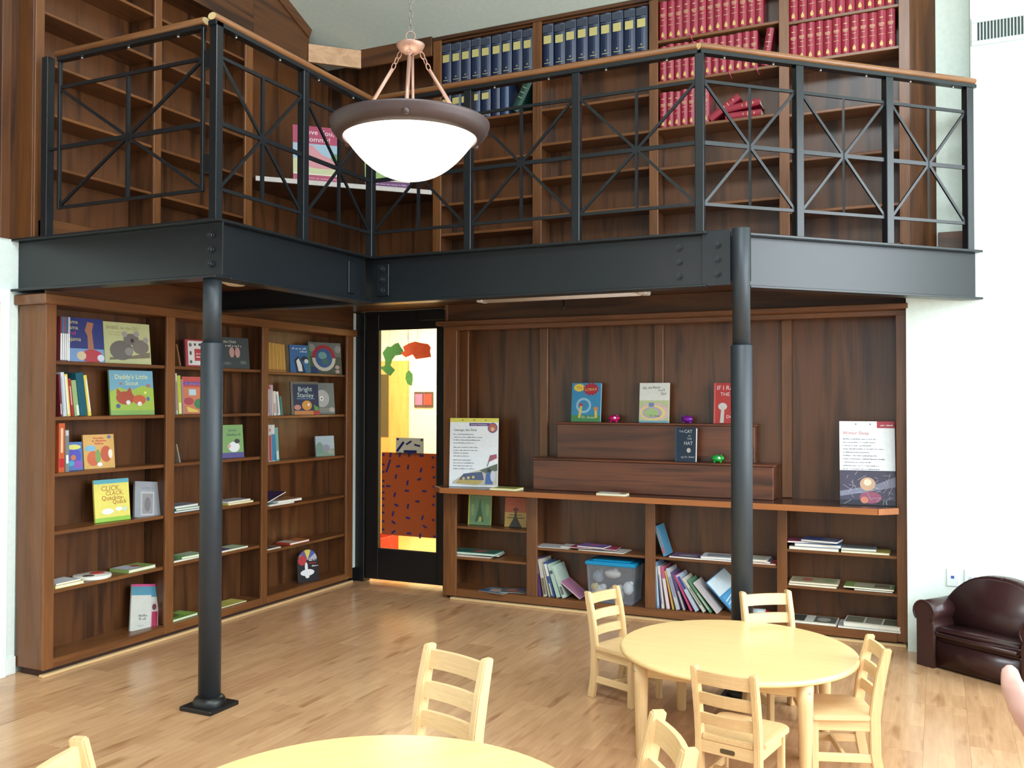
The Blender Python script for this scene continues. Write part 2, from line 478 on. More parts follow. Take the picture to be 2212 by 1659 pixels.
struct(new_obj('ceiling', bm, pm((212, 220, 208), 0.8, 0, 'ceiling_paint')), 'grey green sloping ceiling')
bm = bmesh.new()
for x in (-1.57, -0.27, 1.07, 2.37):
    bm_bar(bm, (x, 1.1, zr(1.1) + 0.06), (x, -1.1, zr(-1.1) + 0.06), 0.06, 0.12)
for y in (1.07, -1.07):
    bm_bar(bm, (-1.6, y, zr(y) + 0.06), (2.4, y, zr(y) + 0.06), 0.06, 0.12)
struct(new_obj('window_roof_added', bm, pm((230, 232, 230), 0.5)), 'added white framed roof light above the room, out of view')  # roof opening and frame added to go with the overhead light
# trim where the ceiling meets the left upper wall
bm = bmesh.new(); bm_bar(bm, (-4.755, 6.16, zc(6.16) - 0.045), (-4.755, 2.6, zc(2.6) - 0.045), 0.035, 0.09)
struct(new_obj('trim_1', bm, oak('y')), 'stained wood trim along the sloping ceiling')

# ---- mezzanine floor and its wooden soffit
MZ = [(XL, 3.66), (-3.43, 3.66), (-3.43, 5.08), (-1.13, 5.08), (-1.13, 5.20), (-0.02, 6.31), (-0.02, 6.58), (-0.07, 6.75), (XL, 6.75)]
bm = bmesh.new(); bm_prism(bm, MZ, 2.42, ZM - 0.01); struct(new_obj('floor_upper', bm, oak('x')), 'balcony floor')
bm = bmesh.new(); bm_prism(bm, [(XL, 3.66), (-3.43, 3.66), (-3.43, 5.09), (-1.15, 5.09), (-1.15, 5.24), (-0.04, 6.35), (-0.04, 6.61), (-0.2, 6.61), (-0.2, 6.85), (-3.6, 6.85), (-3.6, 6.795), (XL, 6.795)], 2.37, 2.42)
struct(new_obj('ceiling_soffit', bm, oak('x')), 'stained wood underside of the balcony')

# ================================================================== STEEL: beams, columns, railings
BZ0, BZ1 = 2.225, 2.532


def bolt(parent, c, n, r=0.016):
    """hexagonal bolt head at c pointing along n"""
    bm = bmesh.new()
    n = Vector(n).normalized(); c = Vector(c)
    bm_tube(bm, [c, c + n * 0.006], 0.021, 10)
    bm_tube(bm, [c + n * 0.006, c + n * 0.020], r, 6)
    bm_tube(bm, [c + n * 0.020, c + n * 0.028], r * 0.5, 8)
    return new_obj('bolt', bm, pm((30, 35, 40), 0.35), parent)


def beam(name, label, a, b, n, trim=0.0):
    """I-beam whose outer flange edge runs a-b (xy); n = inward normal; flange 0.11 wide, web recessed 0.05"""
    root = thing(name, label, 'beam', (a[0], a[1], BZ0))
    A = Vector((a[0], a[1], 0)); Bv = Vector((b[0], b[1], 0)); n = Vector((n[0], n[1], 0)).normalized()
    d = (Bv - A).normalized()

    def slab(nm, off0, off1, z0, z1, e0=0.0, e1=0.0):
        bm = bmesh.new()
        p = [A + n * off0 - d * e0, Bv + n * off0 + d * e1, Bv + n * off1 + d * e1, A + n * off1 - d * e0]
        q = [(v.x, v.y) for v in p]
        area = sum(q[i][0] * q[(i + 1) % 4][1] - q[(i + 1) % 4][0] * q[i][1] for i in range(4))
        if area < 0:
            q.reverse()
        bm_prism(bm, q, z0, z1)
        return new_obj(nm, bm, STEEL, root, 0.002)
    slab('web', 0.05, 0.062, BZ0 + 0.014, BZ1 - 0.014)
    slab('top_flange', 0, 0.11, BZ1 - 0.014, BZ1)
    slab('bottom_flange', 0, 0.11, BZ0, BZ0 + 0.014)
    return root
b1 = beam('steel_beam', 'dark steel beam running from the left wall to the slim column', (XL + 0.002, 3.58), (-3.345, 3.58), (0, 1))
for z in (2.30, 2.375, 2.45):
    bolt(b1, (-3.42, 3.63, z), (0, -1, 0))
b2 = beam('steel_beam', 'dark steel beam receding from the left column to the inner corner', (-3.345, 3.692), (-3.345, 4.998), (-1, 0))
box_obj('stiffener_plate', -3.396, -3.384, 4.80, 4.87, BZ0 + 0.05, BZ1 - 0.05, STEEL, b2, 0.002)
b3 = beam('steel_beam', 'long black steel beam spanning from the inner corner to the bolted column', (-4.66, 5.0), (-1.16, 5.0), (0, 1))
pl = box_obj('end_plate', -1.19, -1.03, 5.030, 5.045, BZ0 + 0.005, BZ1 + 0.005, STEEL, b3, 0.002)
for z in (2.295, 2.375, 2.455):
    bolt(b3, (-1.32, 5.05, z), (0, -1, 0)); bolt(b3, (-1.10, 5.03, z), (0, -1, 0))
bm = bmesh.new(); bm_box(bm, -3.33, -3.24, 5.035, 5.049, BZ0 + 0.05, BZ1 - 0.05); new_obj('angle_cleat', bm, STEEL, b3, 0.002)
for z in (2.31, 2.38, 2.45):
    bolt(b3, (-3.285, 5.035, z), (0, -1, 0), 0.012)
b4 = beam('steel_beam', 'blue grey lit steel beam slanting back to the white wall', (-0.945, 5.155), (0.252, 6.352), (-1, 1))


def column(label, x, y, ztop, zb):
    t = thing('steel_column', label, 'column', (x, y, 0))
    bm = bmesh.new()
    s = 0.105
    bm_box(bm, x - s, x + s, y - s, y + s, 0, 0.022); new_obj('base_plate', bm, BLACK, t, 0.004)
    bm = bmesh.new(); bm_lathe(bm, [(0.083, 0.022), (0.083, 0.036), (0.078, 0.05), (0.068, 0.060), (0.058, 0.064)], 28, x, y); new_obj('base_collar', bm, BLACK, t)
    bm = bmesh.new(); bm_lathe(bm, [(0, 0.03), (0.057, 0.03), (0.057, zb - 0.004), (0.0535, zb), (0, zb)], 28, x, y); new_obj('lower_pipe', bm, PIPE, t)
    bm = bmesh.new(); bm_lathe(bm, [(0, zb), (0.0475, zb), (0.0475, ztop - 0.002), (0.0455, ztop), (0, ztop)], 28, x, y); new_obj('upper_pipe', bm, PIPE, t)
    return t
c1 = column('dark steel column standing in front of the left bookcase', -3.44, 3.66, BZ0, 1.893)
c2 = column('dark steel column behind the round table reaching up past the beam', -0.967, 5.0, 2.53, 1.897)
bm = bmesh.new(); bm_bar(bm, (-1.05, 5.04, 2.375), (-0.93, 5.08, 2.375), 0.012, 0.25); new_obj('gusset_plate', bm, STEEL, c2)

# ---- railings
HR = 3.585


def tube_post(root, x, y, z0, z1, rot=0.0, s=0.05):
    bm = bmesh.new(); bm_box(bm, -s / 2, s / 2, -s / 2, s / 2, z0, z1)
    bmesh.ops.rotate(bm, verts=bm.verts, cent=(0, 0, 0), matrix=Matrix.Rotation(rot, 3, 'Z'))
    bmesh.ops.translate(bm, verts=bm.verts, vec=(x, y, 0))
    return new_obj('post', bm, STEEL, root, 0.003)


def handrail(root, a, b):
    bm = bmesh.new()
    a = Vector(a); b = Vector(b); d = (b - a).normalized(); s = d.cross(Vector((0, 0, 1))).normalized()
    seg = 14; rings = []
    for p in (a, a + d * 0.006, b - d * 0.006, b):
        k = 0.9 if p in (a, b) else 1.0
        rings.append([bm.verts.new(p + s * (0.030 * k * math.cos(t)) + Vector((0, 0, 0.021 * k * math.sin(t)))) for t in [2 * PI * i / seg for i in range(seg)]])
    for r0, r1 in zip(rings, rings[1:]):
        for i in range(seg):
            f = bm.faces.new((r0[i], r0[(i + 1) % seg], r1[(i + 1) % seg], r1[i])); f.smooth = True
    bm.faces.new(rings[0]).material_index = 1; bm.faces.new(rings[-1]).material_index = 1
    bmesh.ops.recalc_face_normals(bm, faces=bm.faces[:])
    return new_obj('handrail', bm, [rail_wood('x' if abs(d.x) > abs(d.y) else 'y'), pm((214, 190, 140), 0.5)], root)


def star_panel(root, a, b, frame=False):
    """top, middle and bottom rails, centre picket and four diagonals between posts at a and b"""
    a = Vector((a[0], a[1], 0)); b = Vector((b[0], b[1], 0)); d = (b - a).normalized()
    A = a + d * 0.025; Bq = b - d * 0.025; mid = (A + Bq) / 2
    zt, zm, zb = 3.39, 3.043, 2.697
    Z = lambda v, z: Vector((v.x, v.y, z))
    def bar(nm, p, q, wa, wb):
        bm = bmesh.new(); bm_bar(bm, p, q, wa, wb); return new_obj(nm, bm, STEEL, root)
    bar('top_rail', Z(A, zt), Z(Bq, zt), 0.014, 0.018)
    bar('middle_rail', Z(A, zm), Z(Bq, zm), 0.014, 0.024)
    bar('bottom_rail', Z(A, zb), Z(Bq, zb), 0.014, 0.018)
    bar('picket', Z(mid, zb + 0.009), Z(mid, zt - 0.009), 0.022, 0.013)
    for p, q in ((Z(A, zt - 0.006), Z(mid, zm)), (Z(Bq, zt - 0.006), Z(mid, zm)), (Z(A, zb + 0.006), Z(mid, zm)), (Z(Bq, zb + 0.006), Z(mid, zm))):
        bar('diagonal_bar', p, q, 0.012, 0.016)


def screws(root, a, b, n):
    a = Vector(a); b = Vector(b)
    for i in range(n):
        p = a.lerp(b, (i + 0.5) / n)
        bm = bmesh.new(); bm_tube(bm, [p + Vector((0, 0, -0.010)), p], 0.007, 8)
        new_obj('screw', bm, pm((190, 190, 185), 0.3, 0.8), root)


def rail_run(label, posts, ha, hb, skip_first=False):
    root = thing('balcony_railing', label, 'railing', (posts[0][0], posts[0][1], ZM))
    d = Vector((posts[-1][0] - posts[0][0], posts[-1][1] - posts[0][1], 0)); rot = math.atan2(d.y, d.x)
    for i, (x, y) in enumerate(posts):
        if i == 0 and skip_first:
            continue
        tube_post(root, x, y, ZM, HR - 0.045 if i else HR - 0.02, rot)
    bm = bmesh.new(); bm_bar(bm, (ha[0], ha[1], HR - 0.033), (hb[0], hb[1], HR - 0.033), 0.05, 0.022); new_obj('rail_bar', bm, STEEL, root)
    handrail(root, (ha[0], ha[1], HR), (hb[0], hb[1], HR))
    for p, q in zip(posts, posts[1:]):
        star_panel(root, p, q)
    screws(root, (ha[0], ha[1], HR - 0.044), (hb[0], hb[1], HR - 0.044), 2 * (len(posts) - 1))
    return root
rail_run('dark steel railing with star panels receding above the left column', [(-3.40, 3.635), (-3.40, 4.354), (-3.40, 5.065)], (-3.40, 3.60), (-3.40, 5.04))
rail_run('dark steel railing with star panels above the long black beam', [(-3.40, 5.065), (-2.668, 5.065), (-1.944, 5.065), (-1.205, 5.065)], (-3.40, 5.065), (-1.215, 5.065), True)
rail_run('blue grey railing with star panels slanting back to the white wall', [(-1.205, 5.065), (-0.735, 5.494), (-0.272, 5.916), (0.170, 6.320)], (-1.21, 5.06), (0.205, 6.352), True)
# swinging gate at the left
g = thing('balcony_gate', 'steel swing gate with a star panel at the left end of the balcony', 'gate', (-3.47, 3.64, ZM))
for (x0, x1) in ((-4.585, -4.565), (-3.505, -3.485)):
    box_obj('gate_stile', x0, x1, 3.63, 3.65, 2.688, HR - 0.03, STEEL, g, 0.002)
bm = bmesh.new(); bm_bar(bm, (-4.58, 3.64, HR - 0.033), (-3.49, 3.64, HR - 0.033), 0.04, 0.022); new_obj('rail_bar', bm, STEEL, g)
handrail(g, (-4.60, 3.64, HR), (-3.475, 3.64, HR))
star_panel(g, (-4.60, 3.64), (-3.47, 3.64))
screws(g, (-4.58, 3.64, HR - 0.044), (-3.49, 3.64, HR - 0.044), 3)
for z in (3.38, 2.83):
    box_obj('hinge', -3.485, -3.425, 3.632, 3.648, z - 0.05, z + 0.05, STEEL, g, 0.003)
bm = bmesh.new(); bm_bar(bm, (-4.655, 3.64, 3.04), (-4.585, 3.64, 3.04), 0.014, 0.014); new_obj('latch', bm, STEEL, g)
gp = thing('gate_post', 'free standing square steel post beside the balcony gate', 'post', (-4.675, 3.64, ZM))
tube_post(gp, -4.675, 3.64, ZM, 3.58)

# ================================================================== BOOKCASES
# ---- lower left bookcase (faces +x)
LX = -4.66
lb = thing('built_in_bookcase', 'stained oak bookcase with three bays along the left wall under the balcony', 'bookcase', (-4.78, 3.63, 0))
box_obj('end_panel', XL + 0.002, LX - 0.02, 3.635, 3.66, 0.04, 2.15, frame_oak('z'), lb)
for (y0, y1) in ((3.632, 3.702), (4.543, 4.617), (5.494, 5.563), (6.585, 6.685)):
    box_obj('stile', LX - 0.02, LX, y0, y1, 0.04, 2.155, frame_oak('z'), lb)
for y in (4.58, 5.528):
    box_obj('divider', XL + 0.022, LX - 0.02, y - 0.012, y + 0.012, 0.09, 2.155, oak('z'), lb)
box_obj('end_panel', XL + 0.022, LX - 0.02, 6.625, 6.65, 0.04, 2.155, frame_oak('z'), lb)
for (y0, y1) in ((3.66, 4.568), (4.592, 5.516), (5.54, 6.625)):
    box_obj('back_panel', XL - 0.0, XL + 0.022, y0, y1, 0.04, 2.155, oak('z'), lb, 0.001)
LZ = [[1.825, 1.495, 1.165, 0.825, 0.485], [1.825, 1.495, 1.165, 0.825, 0.492], [1.815, 1.472, 1.115, 0.77, 0.435]]
for (y0, y1), zs in zip(((3.66, 4.568), (4.592, 5.516), (5.54, 6.625)), LZ):
    for z in zs:
        box_obj('shelf', XL + 0.022, LX - 0.022, y0, y1, z - 0.022, z, frame_oak('y'), lb)
    box_obj('bottom_shelf', XL + 0.022, LX - 0.02, y0, y1, 0.06, 0.092, frame_oak('y'), lb)
for (y0, y1) in ((3.702, 4.543), (4.617, 5.494), (5.563, 6.585)):
    box_obj('base_rail', LX - 0.02, LX, y0, y1, 0.04, 0.092, frame_oak('y'), lb)
box_obj('header', LX - 0.02, LX - 0.001, 3.632, 6.685, 2.155, 2.37, oak('y'), lb)
box_obj('crown', XL + 0.002, LX + 0.03, 3.60, 6.70, 2.148, 2.208, frame_oak('y'), lb, 0.006)
box_obj('toe_kick', XL + 0.03, LX - 0.025, 3.65, 6.66, 0.0, 0.04, pm((54, 28, 20), 0.6), lb)
struct(box_obj('trim_2', LX - 0.03, LX + 0.005, 3.628, 6.69, 0.0, 0.016, maple('y')), 'pale floor trim along the left bookcase')

# ---- upper left bookcase
UX = -4.75
ul = thing('built_in_bookcase', 'empty stained oak bookcase on the balcony behind the swing gate', 'bookcase', (-4.85, 3.62, ZM))
box_obj('end_panel', XL - 0.1, UX - 0.02, 3.614, 3.64, ZM, 5.6, frame_oak('z'), ul)
for (y0, y1) in ((3.614, 3.674), (4.503, 4.567), (5.389, 5.471)):
    box_obj('stile', UX - 0.02, UX, y0, y1, ZM, 4.415, frame_oak('z'), ul)
for y in (4.535, 5.455):
    box_obj('divider', XL - 0.098, UX - 0.02, y - 0.014, y + 0.014, ZM, 4.415, oak('z'), ul)
for (y0, y1) in ((3.64, 4.521), (4.549, 5.441)):
    box_obj('back_panel', XL - 0.118, XL - 0.098, y0, y1, ZM, 4.6, oak('z'), ul, 0.001)
    for z in (4.19, 3.893, 3.598, 3.302, 2.987, 2.665):
        box_obj('shelf', XL - 0.098, UX - 0.022, y0, y1, z - 0.02, z, frame_oak('y'), ul)
    box_obj('top_board', XL - 0.098, UX - 0.02, y0, y1, 4.44, 4.46, oak('y'), ul)
    box_obj('base_rail', UX - 0.02, UX, y0, y1, ZM, 2.645, frame_oak('y'), ul)
def sloped_header(ya, yb, parent):      # header board cut to follow the ceiling slope
    bm = bmesh.new()
    q = [(ya, 4.412), (yb, 4.412), (yb, zc(yb) - 0.001), (ya, zc(ya) - 0.001)]
    va = [bm.verts.new((UX - 0.02, y, z)) for y, z in q]; vb = [bm.verts.new((UX, y, z)) for y, z in q]
    bm.faces.new(va); bm.faces.new(list(reversed(vb)))
    for i in range(4):
        bm.faces.new((va[i], vb[i], vb[(i + 1) % 4], va[(i + 1) % 4]))
    bmesh.ops.recalc_face_normals(bm, faces=bm.faces[:])
    new_obj('header', bm, oak('y'), parent)
sloped_header(3.60, 5.470, ul)

# ---- corner niche between the upper bookcases
cn = thing('corner_niche', 'triangular corner niche with a pale edged shelf on the balcony', 'shelf', (-4.6, 6.3, ZM))
box_obj('back_panel', XL - 0.118, XL - 0.08, 5.471, 6.755, ZM, 4.6, oak('z'), cn, 0.001)
box_obj('back_panel', XL - 0.08, -3.70, 6.73, 6.757, ZM, 4.6, oak('z'), cn, 0.001)
bm = bmesh.new(); bm_prism(bm, [(-4.76, 5.515), (-3.775, 6.50), (-3.775, 6.73), (XL - 0.08, 6.73), (XL - 0.08, 5.515)], 3.285, 3.312); new_obj('shelf', bm, oak('x'), cn, 0.001)
bm = bmesh.new(); bm_bar(bm, (-4.747, 5.502, 3.296), (-3.762, 6.487, 3.296), 0.022, 0.036); new_obj('shelf_edge', bm, pm((196, 186, 180), 0.5), cn)
bm = bmesh.new(); bm_bar(bm, (-4.755, 6.150, 4.488), (-4.442, 6.463, 4.488), 0.03, 0.15); new_obj('corner_block', bm, wood('pale_block', (176, 128, 92), (216, 172, 132), 'x', 0.5, 1.3, 1.0, 0.1), cn)
sloped_header(5.472, 6.155, cn)
box_obj('header', -4.447, -3.745, 6.45, 6.47, 4.412, zc(6.45) - 0.002, oak('x'), cn)

# ---- upper right bookcase (faces -y)
UY = 6.47
ur = thing('built_in_bookcase', 'stained oak bookcase with four bays of bound volumes on the balcony', 'bookcase', (-1.9, 6.6, ZM))
RX = [(-3.742, -3.667), (-2.851, -2.777), (-1.917, -1.850), (-0.991, -0.923), (-0.228, -0.159)]
for i, (x0, x1) in enumerate(RX):
    box_obj('stile', x0, x1, UY, UY + 0.02, ZM, 4.535, frame_oak('z'), ur)
for x in (-3.70, -2.814, -1.8835, -0.957, -0.19):
    box_obj('divider', x - 0.014, x + 0.014, UY + 0.02, 6.705, ZM, 4.535, oak('z'), ur)
bays = [(-3.686, -2.828), (-2.80, -1.8975), (-1.8695, -0.971), (-0.943, -0.204)]
UZ = [[4.180, 3.855, 3.52, 3.195, 2.95], [4.180, 3.855, 3.585, 3.318, 3.03, 2.76], [4.235, 3.930, 3.59, 3.298, 3.01, 2.72], [4.212, 3.935, 3.572, 3.256, 2.90]]
for (x0, x1), zs in zip(bays, UZ):
    box_obj('back_panel', x0, x1, 6.705, 6.725, ZM, 4.56, oak('z'), ur, 0.001)
    for z in zs:
        box_obj('shelf', x0, x1, UY + 0.015, 6.705, z - 0.022, z, frame_oak('x'), ur)
    box_obj('base_rail', x0, x1, UY, UY + 0.02, ZM, 2.63, frame_oak('x'), ur)
    box_obj('top_board', x0, x1, UY + 0.02, 6.705, 4.52, 4.535, oak('x'), ur)
box_obj('header', -3.742, -0.159, UY - 0.002, UY + 0.02, 4.535, zc(UY) - 0.002, oak('x'), ur)
bm = bmesh.new(); bm_bar(bm, (-0.165, 6.475, 3.55), (-0.015, 6.625, 3.55), 0.02, 2.04); new_obj('end_panel', bm, oak('z'), ur, 0.001)

# ---- lower right wall unit (faces -y): tall panelled back, counter, shelves below
RY = 6.47
lr = thing('built_in_bookcase', 'long stained oak wall unit with panelled back and low shelves', 'bookcase', (-1.9, 6.6, 0))
box_obj('stile', -3.634, -3.515, RY, RY + 0.02, 0.025, 2.17, frame_oak('z'), lr)
box_obj('stile', -0.256, -0.192, RY, RY + 0.02, 0.03, 2.17, frame_oak('z'), lr)
box_obj('end_panel', -3.634, -3.61, RY + 0.02, 6.80, 0.0, 2.37, frame_oak('z'), lr)
box_obj('end_panel', -0.222, -0.198, RY + 0.02, 6.74, 0.0, 2.30, frame_oak('z'), lr)
DX = [(-2.898, -2.808), (-1.951, -1.874), (-1.015, -0.948)]
for (x0, x1) in DX:
    box_obj('stile', x0, x1, RY, RY + 0.02, 0.085, 0.87, frame_oak('z'), lr)
    box_obj('divider', (x0 + x1) / 2 - 0.014, (x0 + x1) / 2 + 0.014, RY + 0.02, 6.72, 0.085, 0.87, oak('z'), lr)
lbays = [(-3.61, -2.867), (-2.839, -1.9265), (-1.8985, -0.9955), (-0.9675, -0.222)]
lzs = [[0.585, 0.34], [0.462], [0.462], [0.582, 0.336]]
for (x0, x1), zs in zip(lbays, lzs):
    box_obj('back_panel', x0, x1, 6.72, 6.74, 0.0, 0.88, oak('z'), lr, 0.001)
    for z in zs:
        box_obj('shelf', x0, x1, RY + 0.012, 6.72, z - 0.02, z, frame_oak('x'), lr)
    box_obj('bottom_shelf', x0, x1, RY + 0.02, 6.72, 0.06, 0.085, frame_oak('x'), lr)
box_obj('base_rail', -3.515, -0.256, RY, RY + 0.02, 0.025, 0.085, frame_oak('x'), lr)
box_obj('toe_kick', -3.60, -0.20, RY + 0.03, RY + 0.05, 0.0, 0.03, pm((54, 28, 20), 0.6), lr)
struct(box_obj('trim_3', -3.56, -0.20, RY - 0.02, RY + 0.028, 0.0, 0.016, maple('x')), 'pale floor trim along the long wall unit')
# panelled back above the counter, in four bays with battens
px = [-3.61, -2.853, -1.912, -0.98, -0.222]
for i in range(4):
    box_obj('panel', px[i], px[i + 1], 6.725, 6.745, 0.9, 2.20, oak('z'), lr, 0.001)
for x in px[1:4]:
    box_obj('batten', x - 0.035, x + 0.035, 6.70, 6.725, 0.91, 2.17, frame_oak('z'), lr)
box_obj('batten', -3.61, -3.53, 6.70, 6.725, 0.91, 2.17, frame_oak('z'), lr)
box_obj('header', -3.634, -0.192, RY + 0.03, RY + 0.05, 2.155, 2.37, oak('x'), lr)
box_obj('top_rail', -3.634, -0.192, RY - 0.004, RY + 0.02, 2.155, 2.19, frame_oak('x'), lr)
box_obj('crown', -3.65, -0.178, 6.36, RY + 0.03, 2.19, 2.225, frame_oak('x'), lr, 0.005)

ct = thing('countertop', 'long oak counter ledge with clipped corners on the low shelves', 'countertop', (-1.9, 6.5, 0.87))
bm = bmesh.new()
bm_prism(bm, [(-3.545, 6.27), (-0.36, 6.27), (-0.245, 6.385), (-0.245, 6.72), (-3.60, 6.72), (-3.66, 6.46), (-3.66, 6.385)], 0.890, 0.906)
new_obj('top', bm, wood('dark_counter', (50, 26, 20), (84, 48, 34), 'x', 0.22, 1, 0.5, 0.1), ct, 0.001)
bm = bmesh.new()
for a, b in (((-3.66, 6.385), (-3.545, 6.27)), ((-3.545, 6.27), (-0.36, 6.27)), ((-0.36, 6.27), (-0.245, 6.385))):
    bm_bar(bm, (a[0], a[1], 0.888), (b[0], b[1], 0.888), 0.02, 0.04)
new_obj('front_edge', bm, wood('counter_edge', (128, 72, 34), (172, 104, 54), 'x', 0.35, 1, 0.6, 0.1), ct, 0.001)

# stepped display risers
def riser(label, x0, x1, y0, y1, z0, z1):
    t = thing('display_riser', label, 'riser', ((x0 + x1) / 2, y0, z0))
    box_obj('front_board', x0, x1, y0, y0 + 0.018, z0, z1 - 0.016, red_oak('x'), t)
    box_obj('side_board', x0, x0 + 0.018, y0 + 0.018, y1, z0, z1 - 0.016, red_oak('y'), t)
    box_obj('side_board', x1 - 0.018, x1, y0 + 0.018, y1, z0, z1 - 0.016, red_oak('y'), t)
    box_obj('top_board', x0 - 0.014, x1 + 0.014, y0 - 0.014, y1, z1 - 0.016, z1, red_oak('x'), t, 0.004)
    return t
riser('long lower oak display step resting on the counter', -2.855, -1.043, 6.50, 6.70, 0.907, 1.152)
riser('shorter upper oak display step holding three picture books', -2.695, -1.185, 6.60, 6.70, 1.152, 1.428)

# ================================================================== BOOKS
_txt = {}


def text_geo(s, shear=0.0):
    """vertices and faces of a line of lettering, height about 1, left aligned at 0"""
    if (s, shear) in _txt:
        return _txt[(s, shear)]
    cu = bpy.data.curves.new('lettering', 'FONT'); cu.body = s; cu.size = 1.0; cu.resolution_u = 2; cu.shear = shear
    cu.fill_mode = 'FRONT'
    ob = bpy.data.objects.new('lettering', cu); COL.objects.link(ob)
    dg = bpy.context.evaluated_depsgraph_get()
    me = bpy.data.meshes.new_from_object(ob.evaluated_get(dg))
    V = [(v.co.x, v.co.y) for v in me.vertices]; F = [tuple(p.vertices) for p in me.polygons]
    bpy.data.objects.remove(ob); bpy.data.curves.remove(cu); bpy.data.meshes.remove(me)
    _txt[(s, shear)] = (V, F)
    return V, F


def mute(c):
    # printed covers: ink on paper, a little duller than pure colour
    g = 0.3 * c[0] + 0.59 * c[1] + 0.11 * c[2]
    return tuple(int((v * 0.84 + g * 0.16) * 0.94) for v in c)


def art_mesh(name, items, w, h, parent, y0=-0.0006):
    """flat print on the plane y = y0 of a w x h face (items in fractions of w and h)"""
    bm = bmesh.new(); mats = []; lay = y0

    def mi(c):
        mt = pm(mute(c), 0.4)
        if mt not in mats:
            mats.append(mt)
        return mats.index(mt)

    def poly(pts, c):
        vs = [bm.verts.new((x, lay, z)) for x, z in pts]
        f = bm.faces.new(vs); f.material_index = mi(c)
        if f.normal.y > 0:
            f.normal_flip()
    for it in items:
        k = it[0]
        if k == 'r':
            _, x0, z0, x1, z1, c = it
            poly([(x0 * w, z0 * h), (x1 * w, z0 * h), (x1 * w, z1 * h), (x0 * w, z1 * h)], c)
        elif k == 'e':
            _, cx, cz, rx, rz, c = it
            poly([((cx + rx * math.cos(t)) * w, (cz + rz * math.sin(t)) * h) for t in [2 * PI * i / 18 for i in range(18)]], c)
        elif k == 's':   # starburst
            _, cx, cz, rx, rz, c = it
            poly([((cx + (rx if i % 2 else rx * 0.82) * math.cos(2 * PI * i / 24)) * w, (cz + (rz if i % 2 else rz * 0.82) * math.sin(2 * PI * i / 24)) * h) for i in range(24)], c)
        elif k == 'p':
            poly([(x * w, z * h) for x, z in it[1]], it[2])
        elif k == 'l':   # printed stroke
            _, xa, za, xb, zb, th, c = it
            a = Vector((xa * w, za * h)); b = Vector((xb * w, zb * h)); d = (b - a).normalized(); n = Vector((-d.y, d.x)) * th / 2
            poly([(a + n).to_tuple(), (a - n).to_tuple(), (b - n).to_tuple(), (b + n).to_tuple()], c)
        elif k == 'w':   # a line of print too small to read: short uneven strokes
            _, x0, z0, wd, hh, c = it
            rnd = random.Random(int(x0 * 997 + z0 * 7919 + wd * 131)); x = x0; m_ = mi(c)
            while x < x0 + wd:
                lw = hh * h / w * rnd.uniform(0.25, 0.5); top_ = hh * rnd.choice((0.6, 0.6, 0.65, 1.0))
                poly([(x * w, z0 * h), ((x + lw) * w, z0 * h), ((x + lw) * w, (z0 + top_) * h), (x * w, (z0 + top_) * h)], c)
                x += lw + hh * h / w * (0.75 if rnd.random() < 0.17 else 0.17)
        elif k in ('t', 'tc'):
            s, x, z, size, c = it[1:6]; ang = it[6] if len(it) > 6 else 0.0; maxw = it[7] if len(it) > 7 else 0.92
            V, F = text_geo(s)
            wd = max(v[0] for v in V) or 1
            sz = min(size * h, maxw * w / wd)
            ox = x * w - (wd * sz / 2 if k == 'tc' else 0)
            ca, sa = math.cos(ang), math.sin(ang)
            vs = [bm.verts.new((ox + (vx * ca - vz * sa) * sz, lay, z * h + (vx * sa + vz * ca) * sz)) for vx, vz in V]
            m_ = mi(c)
            for f_ in F:
                try:
                    f = bm.faces.new([vs[i] for i in f_]); f.material_index = m_
                except ValueError:
                    pass
        lay -= 0.00012
    o = new_obj(name, bm, mats or [PAPER], parent, world=False)
    return o


def book(name, label, w, h, t, cover, art, M, group=None, cat='book', hard=True, page=(236, 230, 214)):
    """x 0..w (spine at 0), y 0..t (front cover faces -y), z 0..h"""
    root = bpy.data.objects.new(name, None); COL.objects.link(root); root.empty_display_size = 0.05
    root.matrix_world = M; tag(root, label, cat, group)
    c = 0.0025 if hard else 0.0007; e = 0.003 if hard else 0.0004
    bm = bmesh.new()
    bm_box(bm, 0, w, 0, c, 0, h); bm_box(bm, 0, w, t - c, t, 0, h); bm_box(bm, 0, c, c, t - c, 0, h)
    new_obj('cover', bm, pm(mute(cover), 0.35), root, world=False)
    bm = bmesh.new(); bm_box(bm, c, w - e, c, t - c, e, h - e); new_obj('pages', bm, pm(page, 0.7), root, world=False)
    if art:
        art_mesh('cover_print', art, w, h, root)
    return root


def face_left(y0, z, w, h, t, phi, lean=6, x=-4.76):
    """standing face-out in the left bookcase, turned phi degrees towards the room's near side"""
    ln = math.radians(lean)
    return Matrix.Translation((x, y0, z + t * math.sin(ln) + 0.0005)) @ Matrix.Rotation(math.radians(90 - phi), 4, 'Z') @ Matrix.Rotation(-ln, 4, 'X')


def face_right(x0, y, z, t, phi=0, lean=6, roll=0):
    ln = math.radians(lean)
    return Matrix.Translation((x0, y, z + t * math.sin(ln) + 0.0005)) @ Matrix.Rotation(math.radians(phi), 4, 'Z') @ Matrix.Rotation(-ln, 4, 'X') @ Matrix.Rotation(math.radians(roll), 4, 'Y')


def flat(x, y, z, t, ang, tilt=0.0):
    """lying on its back cover; corner at x,y; ang = direction of the cover's width"""
    return Matrix.Translation((x, y, z + t + 0.0006)) @ Matrix.Rotation(math.radians(ang), 4, 'Z') @ Matrix.Rotation(math.radians(tilt), 4, 'Y') @ Matrix.Rotation(-PI / 2, 4, 'X')


